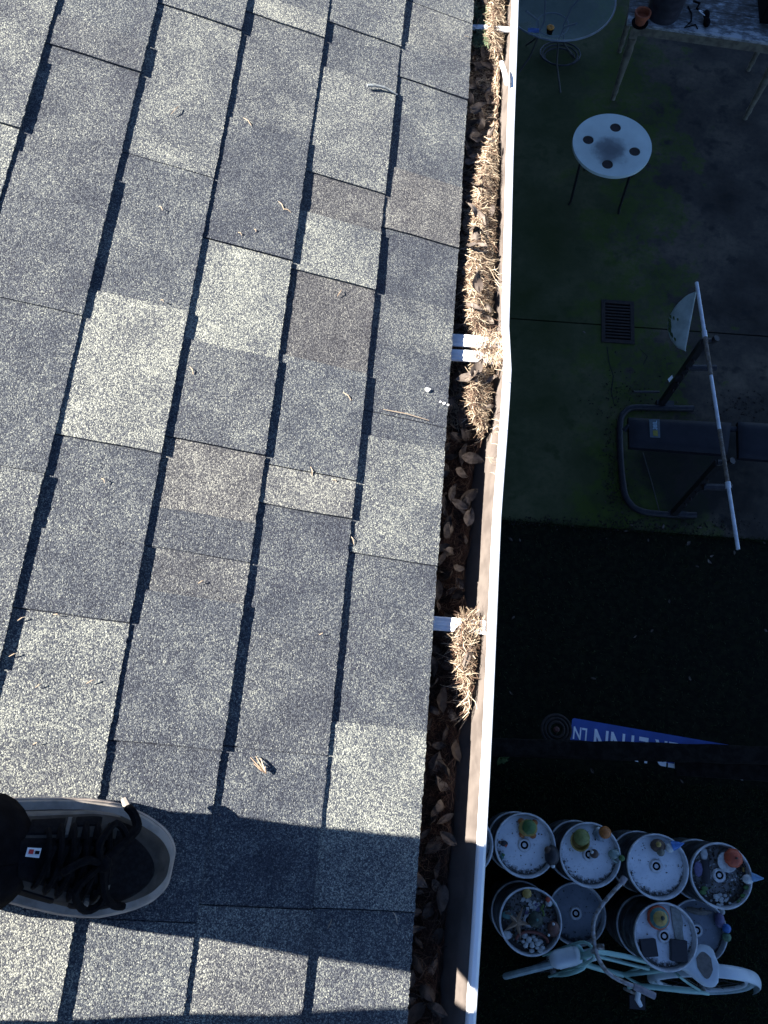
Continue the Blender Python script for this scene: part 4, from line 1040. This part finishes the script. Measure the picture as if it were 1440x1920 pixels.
# far row, first keg
t = orn('turtle_ornament', 988, 1552, 'orange ceramic turtle ornament with a green shell on a frosted keg', 'ornament')
mb = MB(); mb.ball((.002,.006,.062), .040, 14, (1,1,.8), lambda a, z: 1 + .05*math.sin(6*a)); mb.build('shell', O_GRN, t)
mb = MB(); mb.ball((0,0,.034), .052, 14, (1.05,.9,.65)); mb.build('body', O_YEL, t)
for a in (-2.2, -.9, .7, 2.4): mb = MB(); mb.ball((.05*math.cos(a), .045*math.sin(a), .02), .020, 8); mb.build('foot', O_ORG, t)
t = orn('hat_ornament', 1032, 1603, 'dark brown hat shaped ornament with a small white pompom on keg edge', 'ornament')
mb = MB(); mb.ball((0,0,.045), .048, 14, (.85,1.15,.95)); mb.build('crown', O_BLK, t); mb = MB(); mb.ball((-.024,.026,.06), .022, 10); mb.build('band', O_BRN, t); mb = MB(); mb.ball((.004,-.052,.056), .013, 8); mb.build('pompom', O_WHT, t)
t = orn('bird_figurine', 944, 1581, 'tiny dark bird figurine with a reddish breast on a frosted keg', 'figurine')
mb = MB(); mb.ball((0,0,.018), .018, 10, (1.3,.9,.9)); mb.build('body', O_BLK, t); mb = MB(); mb.ball((.01,-.008,.022), .010, 8); mb.build('breast', O_RED, t); mb = MB(); mb.ball((-.024,.004,.026), .010, 8); mb.build('head', O_BRN, t)
t = orn('plant_pot_pick', 941, 1605, 'tiny green figurine at the left edge of the first frosted keg', 'figurine')
mb = MB(); mb.ball((0,0,.012), .015, 8, (.8,1.2,.8)); mb.build('base', O_TEAL, t); mb = MB(); mb.ball((.006,.008,.024), .008, 8); mb.build('head', O_GRN, t)
# second keg
t = orn('garden_globe', 1084, 1572, 'olive green globe resting in a yellow green bowl on a keg', 'ornament')
mb = MB(); mb.lathe([(.028,0),(.044,.018),(.055,.05),(.048,.05),(.036,.02),(.0001,.014)], (0,-.012,0), 20); mb.build('bowl', O_YEL, t); mb = MB(); mb.ball((.006,.01,.062), .045, 18); mb.build('globe', O_OLV, t)
t = orn('gnome_figurine', 1125, 1562, 'blue grey gnome with an orange ball hat on the second keg', 'gnome')
mb = MB(); mb.lathe([(.034,0),(.038,.03),(.026,.075),(.0001,.085)], (-.006,-.004,0), 16); mb.build('body', O_BLU if False else pm('gnome_grey', (.20,.26,.32)), t); mb = MB(); mb.ball((.006,.008,.088), .034, 14); mb.build('hat', O_ORG, t); mb = MB(); mb.ball((-.022,.02,.05), .014, 8); mb.build('arm', O_WHT, t)
t = orn('mushroom_ornament', 1110, 1602, 'small brown and white mushroom ornament at the centre of a keg', 'ornament', ZO + .006)
mb = MB(); mb.tube([(-.004,-.012,0),(0,0,.04)], [.013,.009], 10); mb.build('stalk', O_WHT, t); mb = MB(); mb.lathe([(.0245,.034),(.022,.046),(.012,.056),(.0001,.058)], (.004,.006,0), 16); mb.build('cap', O_BRN, t); mb = MB(); mb.ball((-.012,.014,.05), .010, 8); mb.build('wart', O_WHT, t)
t = orn('glass_frog', 1152, 1604, 'pale glass frog figurine leaning over the keg rim with a green head', 'figurine')
mb = MB(); mb.ball((-.012,.008,.035), .030, 12, (1.1,.9,.8)); mb.build('body', O_GLS, t); mb = MB(); mb.ball((.026,-.008,.055), .017, 10); mb.build('head', O_GRN, t)
for s_ in (1,-1): mb = MB(); mb.tube([(-.02,s_*.02,.03),(.01,s_*.034,.03),(.018,s_*.03,.008)], .007, 6); mb.build('leg', O_GLS, t)
# third keg
t = orn('gnome_figurine', 1240, 1588, 'gnome with a brown body, white beard and blue cone hat tipped on a keg', 'gnome')
mb = MB(); mb.ball((-.030,.006,.035), .036, 12, (1.2,1,.9)); mb.build('body', O_BRN, t); mb = MB(); mb.ball((-.035,.014,.062), .016, 8); mb.build('basket', O_YEL, t); mb = MB(); mb.ball((-.02,-.026,.05), .022, 10); mb.build('lap', pm('gnome_stone', (.13,.13,.10)), t)
mb = MB(); mb.ball((.032,.0,.045), .026, 12); mb.build('beard', O_WHT, t)
mb = MB(); mb.lathe([(.027,0),(.022,.02),(.010,.05),(.002,.066),(.0001,.067)], (.045,.012,.05), 14, Matrix.Rotation(1.15, 3, 'Y') @ Matrix.Rotation(-.3, 3, 'X')); mb.build('hat', O_BLU, t)
# fourth keg
t = orn('pumpkin_ornament', 1364, 1610, 'orange ribbed pumpkin ornament in a white dish on a keg', 'pumpkin')
mb = MB(); mb.lathe([(.03,0),(.050,.02),(.054,.04),(.046,.04),(.0001,.03)], (-.016,-.016,0), 20); mb.build('dish', O_WHT, t); mb = MB(); mb.ball((.008,.008,.062), .048, 32, (1,1,.72), lambda a, z: 1 + .07*abs(math.sin(4*a))); mb.build('pumpkin', O_RED, t); mb = MB(); mb.tube([(.008,.008,.09),(.014,.012,.108)], [.007,.005], 6); mb.build('stem', O_BRN, t)
t = orn('gnome_figurine', 1400, 1645, 'gnome with pale beard and blue pointed hat on the right rim of a keg', 'gnome')
mb = MB(); mb.ball((-.012,-.006,.045), .028, 12, (1.1,.9,1.1)); mb.build('beard', O_WHT, t); mb = MB(); mb.lathe([(.026,0),(.018,.026),(.004,.060),(.0001,.061)], (.004,.006,.055), 14, Matrix.Rotation(1.2, 3, 'Y')); mb.build('hat', pm('pale_blue_hat', (.12,.25,.42)), t)
t = orn('stone_heap', 1352, 1688, 'heap of pale gravel on the debris covered keg', 'stones', ZO)
for i in range(16): mb = MB(); a = rq.uniform(0, 2*PI); r_ = rq.uniform(0, .05); mb.ball((r_*math.cos(a), r_*.7*math.sin(a), .008), rq.uniform(.008, .016), 7, (1, .8, .6)); mb.build('stone', O_SHELL, t)
t = orn('succulent', 1385, 1690, 'small green succulent leaves along the rim of the debris covered keg', 'plant')
for dx, dy in ((0,0),(.02,.03),(.04,.075),(-.2,.03),(-.19,.05)): mb = MB(); mb.ball((dx, dy, .02), .016, 8, (1.2,.8,.5)); mb.build('leaf', O_GRN, t)
t = orn('bark_piece', 1322, 1634, 'dark strip of bark lying among pale chips on a keg', 'bark')
mb = MB(); mb.grid(8, 4, lambda u, v: ((v-.5)*.045, (.5-u)*.12, .012 + .012*math.sin(PI*v))); mb.build('strip', O_BLK, t); mb = MB(); mb.ball((-.04,.01,.01), .028, 8, (.9,1.5,.4)); mb.build('chip', O_PUR, t); mb = MB(); mb.ball((-.005,.09,.01), .026, 8, (.8,1.4,.4)); mb.build('chip', O_SHELL, t)
t = orn('brown_moss', 1392, 1622, 'tuft of brown dried moss by the orange pumpkin on a keg', 'moss')
for i in range(14): mb = MB(); mb.ball((rq.uniform(-.03,.02), rq.uniform(-.03,.03), .012), .008, 6); mb.build('tuft', O_BRN if i % 3 else O_YEL, t)
# starfish keg
def ok(dx, dy, name, label, cat): return orn(name, dx, dy, label, cat)
t = ok(968, 1728, 'starfish', 'tan dried starfish with five arms lying on a keg', 'starfish')
mb = MB(); P = []
for i in range(10):
    a = -.35 + i * PI / 5; r_ = .088 if i % 2 == 0 else .024; P.append((r_*math.cos(a+PI/2), r_*math.sin(a+PI/2)))
Q = [(x*.8, y*.8) for x, y in P]; mb.prism(P, .03, .038, Q); mb.add([(x, y, .038) for x, y in Q] + [(0,0,.056)], [(i, (i+1) % 10, 10) for i in range(10)]); mb.build('body', O_TAN, t)
t = ok(1002, 1722, 'cactus_globe', 'dark green round ridged globe next to the starfish', 'ornament')
mb = MB(); mb.ball((0,0,.04), .042, 24, (1,1,.85), lambda a, z: 1 + .06*math.sin(8*a)); mb.build('globe', O_DKG, t); mb = MB(); mb.ball((.002,.002,.074), .008, 8); mb.build('tip', O_TEAL, t)
t = ok(996, 1763, 'shell_dish', 'reddish rimmed dish filled with white shells on a keg', 'dish')
mb = MB(); mb.tube([(.085*math.cos(a)*1.0, .045*math.sin(a), .03) for a in [PI*i/14 for i in range(15)]], .008, 8); mb.build('dish_rim', pm('dish_red', (.16,.045,.03)), t)
for i in range(20): mb = MB(); mb.ball((rq.uniform(-.065,.06), rq.uniform(-.05,.03), rq.uniform(.015,.035)), rq.uniform(.010,.018), 7, (1,.8,.7)); mb.build('shell', O_SHELL, t)
t = ok(986, 1674, 'ball_ornament', 'small yellow orange ball at the far rim of the starfish keg', 'ornament')
mb = MB(); mb.ball((0,0,.035), .026, 12); mb.build('ball', O_YEL, t); mb = MB(); mb.lathe([(.02,0),(.024,.012),(.0001,.014)], (0,0,0), 12); mb.build('base', O_BRN, t)
t = ok(1034, 1740, 'clay_animal', 'brown clay animal figurine with white eyes at the right side of the starfish keg', 'figurine')
mb = MB(); mb.ball((.004,0,.035), .034, 12, (1,1.2,.9)); mb.build('body', pm('clay_brown', (.13,.06,.045)), t)
for s_ in (1,-1): mb = MB(); mb.ball((-.014 + s_*.012,.028*s_,.062), .008, 6); mb.build('eye', O_WHT, t)
t = ok(1028, 1692, 'santa_figurine', 'small red and white figurine with a blue base at the right rim', 'figurine')
mb = MB(); mb.ball((0,0,.02), .020, 10); mb.build('body', O_WHT, t); mb = MB(); mb.ball((-.01,.018,.04), .014, 8); mb.build('hat', O_RED, t); mb = MB(); mb.ball((.03,0,.018), .016, 8); mb.build('base', O_TEAL, t)
t = ok(950, 1715, 'teal_bird', 'teal bird figurine with a brown wing left of the starfish', 'figurine')
mb = MB(); mb.ball((0,0,.022), .026, 10, (1.2,.8,.8)); mb.build('body', O_TEAL, t); mb = MB(); mb.ball((.002,.010,.036), .014, 8, (1.4,.6,.5)); mb.build('wing', O_BRN, t)
t = ok(993, 1697, 'chip_heap', 'bluish white pottery chips between orange ball and dark globe', 'pottery chips')
for i in range(16): mb = MB(); mb.box((rq.uniform(-.05,.05), rq.uniform(-.035,.035), .012), (.022,.016,.008), Matrix.Rotation(rq.uniform(0,6), 3, 'Z') @ Matrix.Rotation(rq.uniform(-.5,.5), 3, 'X')); mb.build('chip', O_PUR if i % 4 == 0 else O_SHELL, t)
t = ok(1016, 1708, 'green_sprout', 'small bright green sprout beside the dark green globe', 'plant')
for i in range(6): mb = MB(); mb.ball((rq.uniform(-.01,.01), (i-3)*.014, .03), .009, 6, (.7,1.3,.5)); mb.build('leaf', pm('sprout_green', (.09,.15,.02)), t)
t = ok(950, 1752, 'white_shell', 'single white shell left of the starfish arm', 'shell')
mb = MB(); mb.ball((0,0,.02), .026, 12, (1,.9,.6), lambda a, z: 1 + .08*math.sin(7*a)); mb.build('shell', O_SHELL, t)
# tall keg with bricks
t = orn('striped_pumpkin', 1231, 1719, 'pumpkin ornament striped in orange, teal and yellow on the tall keg', 'pumpkin')
for nm, r_, z0, m_ in (('base_band', .060, .03, O_RED), ('teal_band', .052, .045, O_TEAL), ('yellow_band', .040, .058, O_YEL)):
    mb = MB(); mb.ball((0,0,z0), r_, 28, (1,1,.6), lambda a, z: 1 + .04*abs(math.sin(5*a))); mb.build(nm, m_, t)
mb = MB(); mb.ball((.008,.004,.08), .012, 8); mb.build('stem', O_DKG, t)
for (px, py, w_, h_, a_, lab) in ((1214, 1776, .085, .085, .16, 'dark square brick at the left of the tall keg top'), (1270, 1781, .088, .105, .0, 'dark square brick at the right of the tall keg top')):
    t = orn('dark_brick', px, py, lab, 'brick'); mb = MB(); mb.box((0,0,.018), (w_, h_, .036), Matrix.Rotation(a_, 3, 'Z')); mb.build('block', O_BLK, t, smooth=False, bevel=.003)
t = orn('slate_plate', 1269, 1733, 'long pale slate piece lying beside the striped pumpkin', 'slate')
mb = MB(); mb.prism([(-.035,.085),(.012,.08),(.030,.02),(.026,-.02),(.032,-.075),(-.012,-.07),(-.026,0)], .004, .014); mb.build('plate', pm('pale_slate', (.25,.27,.25)), t, smooth=False)
# crumbled litter caught on the keg tops
kl = MB()
for (c, ((px, py), hi, lab, mt)) in zip(KC, KEGS):
    for i in range(460 if mt is M_KT3 else 40):
        a = rq.uniform(0, 2*PI); r_ = .145 * math.sqrt(rq.random()) if mt is M_KT3 else .145 * rq.random() ** .25
        p_ = Vector((c.x + r_*math.cos(a), c.y + r_*math.sin(a), c.z - .358 + .3205)); l = rq.uniform(.004, .013) * (1.5 if mt is M_KT3 else 1); a = rq.uniform(0, 2*PI)
        d1 = Vector((math.cos(a), math.sin(a), rq.uniform(-.1, .4))) * l; d2 = Vector((-math.sin(a), math.cos(a), rq.uniform(-.1, .4))) * l * rq.uniform(.4, .9)
        kl.add([p_ - d1*.5, p_ + d2*.5 + Vector((0,0,.002)), p_ + d1*.5 + Vector((0,0,.003)), p_ - d2*.5], [(0,1,2,3)])
tag(kl.build('keg_litter', island('keg_litter_mat', [(0, (.012,.010,.009)), (.45, (.05,.04,.03)), (.62, (.10,.085,.07)), (.72, (.03,.05,.012)), (.82, (.24,.26,.27)), (1, (.50,.53,.54))]), smooth=False), 'crumbled leaf bits and grit scattered on the keg tops', 'litter', kind='stuff')
# low keg at the right
t = orn('fairy_figurine', 1350, 1738, 'purple, blue and green figurine at the edge of the low right keg', 'figurine', ZL)
mb = MB(); mb.ball((-.012,.04,.03), .036, 10, (.8,1.2,.8)); mb.build('wing', O_PUR, t); mb = MB(); mb.ball((.02,0,.045), .026, 10); mb.build('dress', O_BLU, t); mb = MB(); mb.ball((.02,-.045,.04), .026, 10); mb.build('base', pm('figurine_green', (.10,.20,.12)), t); mb = MB(); mb.ball((.004,.085,.03), .018, 8); mb.build('head', O_SHELL, t)
t = orn('driftwood', 1305, 1707, 'pale piece of driftwood at the far rim of the low right keg', 'driftwood', ZL)
mb = MB(); mb.tube([(-.06,.006,.02),(-.02,.0,.03),(.03,-.006,.028),(.08,.0,.022)], [.012,.018,.015,.009], 8); mb.build('branch', pm('driftwood_grey', (.14,.13,.11)), t); mb = MB(); mb.tube([(.0,0,.028),(.02,.02,.045)], [.01,.006], 6); mb.build('knot', pm('driftwood_dark', (.08,.07,.06)), t)

# ------------------------------------------------------------------ bicycle leaning on the kegs
M_MINT = worn('mint_paint', (.26,.45,.41), (.20,.36,.33), 12, .4, lo=.5, hi=.8)
M_BWHT = worn('bicycle_white', (.50,.58,.62), (.42,.49,.53), 10, .4); M_TYRE = worn('pale_tyre', (.30,.40,.42), (.22,.30,.32), 20, .7)
M_CHROM = worn('dull_chrome', (.30,.31,.32), (.14,.12,.10), 40, .35, metal=.6); M_GRIP = worn('pale_grip', (.24,.23,.25), (.16,.15,.17), 40, .7)
WR = .292
tp = at(1322, 1815, .655); bt_ = at(1302, 1862, .0)
rear_top = at(1300, 1813, .60); rb0 = at(1286, 1858, 0.0)
f0 = at(1040, 1836, 0.0)
bx_ = (rb0 - f0); bx_.z = 0; bx_.normalize()                       # front -> rear
perp = Vector((-bx_.y, bx_.x, 0)); 
if perp.y < 0: perp = -perp
lean = math.atan2((rear_top - rb0).dot(perp), .60)
bu = (Vector((0,0,1)) * math.cos(lean) + perp * math.sin(lean)); bs = bx_.cross(bu)
bike = thing('bicycle', 'mint and white cruiser bicycle leaning against the kegs', 'bicycle', rb0)
def BP(x, s, h): return bx_ * x + bs * s + bu * h                     # x: along (0 rear hub, negative to front)
def wheel(c_, dirv, side_, par, bu):
    mb = MB(); mb.tube([c_ + (dirv*math.cos(2*PI*i/40) + bu*math.sin(2*PI*i/40))*(WR - .018) for i in range(41)], .018, 8, False); wo = mb.build('wheel', M_TYRE, par)
    mb = MB(); mb.tube([c_ + (dirv*math.cos(2*PI*i/40) + bu*math.sin(2*PI*i/40))*(WR - .05) for i in range(41)], .011, 6, False); mb.build('wheel_rim', M_BWHT, wo)
    mb = MB(); mb.tube([c_ - side_*.05, c_ + side_*.05], .018, 8); mb.build('hub', M_CHROM, wo)
    for i in range(18):
        a = 2*PI*i/18; e_ = c_ + (dirv*math.cos(a) + bu*math.sin(a))*(WR - .055); a2 = a + (.35 if i % 2 else -.35)
        mb = MB(); mb.tube([c_ + side_*(.03 if i % 2 else -.03) + (dirv*math.cos(a2) + bu*math.sin(a2))*.016, e_], .0022, 4, False); mb.build('spoke', M_LEGB, wo)
    return c_
def fender(c_, dirv, side_, a0, a1, w_, mat, par, bu):
    mb = MB()
    def f(u, v):
        a = lerp(a0, a1, u); t_ = (v - .5) * PI * .9; r_ = WR + .012 + .016 * math.cos(t_)
        return c_ + (dirv*math.cos(a) + bu*math.sin(a))*r_ + side_*(math.sin(t_)*w_)
    mb.grid(24, 6, f); o = mb.build('fender', mat, par); s_ = o.modifiers.new('solid', 'SOLIDIFY'); s_.thickness = .002; return o
WB = 1.06
cr = wheel(BP(0, 0, WR), bx_, bs, bike, bu)
fender(cr, bx_, bs, -.15, PI * .98, .036, M_BWHT, bike, bu)
g0, g1 = at(918, 1838, .0), at(1125, 1786, .0)
fd = (g1 - g0).normalized()
vr = (Vector((0, 0, HC)) - (g0 + g1) / 2).normalized(); fu = (vr - fd * vr.dot(fd)).normalized(); fs_ = fd.cross(fu)
cf = (g0 + g1) / 2 - rb0 + fu * WR
wheel(cf, fd, fs_, bike, fu)
fender(cf, fd, fs_, .12 * PI, .50 * PI, .034, M_BWHT, bike, fu)
hb = at(1094, 1793, .66) - rb0; ht = at(1112, 1784, .86) - rb0; bbk = BP(-.45, 0, .29); st = BP(-.30, 0, .66); sp_ = at(1298, 1812, .60) - rb0; st = lerp(bbk, sp_, .72)
def part(nm, pts, r_, mat, n=10):
    if mat is M_MINT: r_ = [q * .70 for q in r_] if isinstance(r_, list) else r_ * .70
    return MB().ctube(pts, r_, n).build(nm, mat, bike)
part('head_tube', [hb, ht], .026, M_MINT)
part('top_tube', [lerp(hb, ht, .8), BP(-.72, 0, .80), BP(-.5, 0, .72), st, ], .019, M_MINT)
part('down_tube', [lerp(hb, ht, .2), BP(-.78, 0, .56), BP(-.62, 0, .40), bbk], .022, M_MINT)
part('middle_tube', [lerp(hb, ht, .5), BP(-.7, 0, .70), BP(-.5, 0, .58), BP(-.36, 0, .50)], .014, M_MINT)
part('seat_tube', [bbk, st], .020, M_MINT); part('seat_post', [st, sp_], .014, M_CHROM)
for s_ in (.055, -.055):
    part('chain_stay', [bbk, BP(-.3, s_, .29), BP(0, s_, WR)], .011, M_MINT); part('seat_stay', [st, BP(-.2, s_, .58), BP(0, s_, WR)], .010, M_MINT)
    e_ = cf + fs_ * s_; part('fork_leg', [hb + fs_*s_*.4, hb + bu*.03 - fd*.03 + fs_*s_, hb - bu*.06 - fd*.09 + fs_*s_, e_], [.018, .018, .016, .012], M_MINT)
    part('fork_strut', [ht + fs_*s_*.4, hb + bu*.12 + fs_*s_*.9 - fd*.03, e_ - fd*.03], [.012, .012, .010], M_MINT)
l0, l1 = at(1078, 1792, .74) - rb0, at(1046, 1799, .72) - rb0; mb = MB(); mb.tube([l0, l1], [.046, .046], 18); mb.ball(l1, .046, 16); mb.ball(l0, .046, 16, (.6,1,1)); mb.build('headlamp', M_BWHT, bike)
# saddle
mb = MB(); sc_ = at(1304, 1808, .62) - rb0
def sf_(u, v):
    w_ = lerp(.026, .105, sst(.2, .75, u)) * math.sqrt(max(.0, 1 - ((u - .5) / .5) ** 8)) ; a = v * PI
    return sc_ + bx_ * (u - .55) * .27 + bs * (math.cos(a) * w_) + bu * (.035 * math.sin(a) ** .6 + .012 * u - .02)
mb.grid(18, 12, sf_); sad = mb.build('saddle', M_BWHT, bike)
mb = MB(); mb.grid(8, 6, lambda u, v: Vector(sf_(lerp(.55, .85, u), lerp(.42 - .16*math.sin(PI*u), .60 + .1*math.sin(PI*u), v))) + bu * .0022); mb.build('worn_patch', pm('worn_vinyl', (.13,.12,.11)), sad)
part('chain_guard', [BP(-.43, .06, .31), BP(-.36, .065, .37), BP(-.1, .065, .37), BP(.02, .065, .32)], [.022, .022, .018, .012], M_MINT)
mb = MB(); mb.tube([bbk + bs*.07, bbk + bs*.07 + bx_*.10 - bu*.13], .009, 8); mb.build('crank', M_CHROM, bike); mb = MB(); mb.box(bbk + bs*.11 + bx_*.10 - bu*.13, (.09,.07,.022)); mb.build('pedal', M_LEGB, bike, smooth=False); mb = MB(); mb.tube([bbk - bs*.07, bbk - bs*.07 - bx_*.10 + bu*.13], .009, 8); mb.build('crank', M_CHROM, bike)
part('kickstand', [BP(-.02, -.07, WR), BP(.02, -.12, .10), BP(.05, -.16, .012)], .008, M_CHROM, 6)
part('stem', [ht, ht + bu*.10, ht + bu*.12 + bx_*.03], .014, M_CHROM)
W0 = rb0
hp = [at(1166, 1655, .93), at(1150, 1672, .945), at(1128, 1698, .96), at(1115, 1722, .97), at(1112, 1745, .97), at(1115, 1772, .96), at(1122, 1797, .955), at(1138, 1822, .95), at(1162, 1838, .95), at(1190, 1850, .95)]
part('handlebar', [q - W0 for q in hp], .0115, M_CHROM)
part('grip', [q - W0 for q in (at(1188, 1849, .95), at(1228, 1868, .95))], .017, M_GRIP)
part('grip', [q - W0 for q in (at(1164, 1657, .93), at(1172, 1645, .925))], .017, M_GRIP)
mb = MB(); c_ = at(1196, 1862, .93) - W0; mb.tube([c_ + Vector((0,.02,.02)), c_ + Vector((.0,-.03,-.01)), c_ + Vector((.02,-.06,-.02))], [.014, .014, .010], 8); mb.build('brake_lever', M_BWHT, bike)
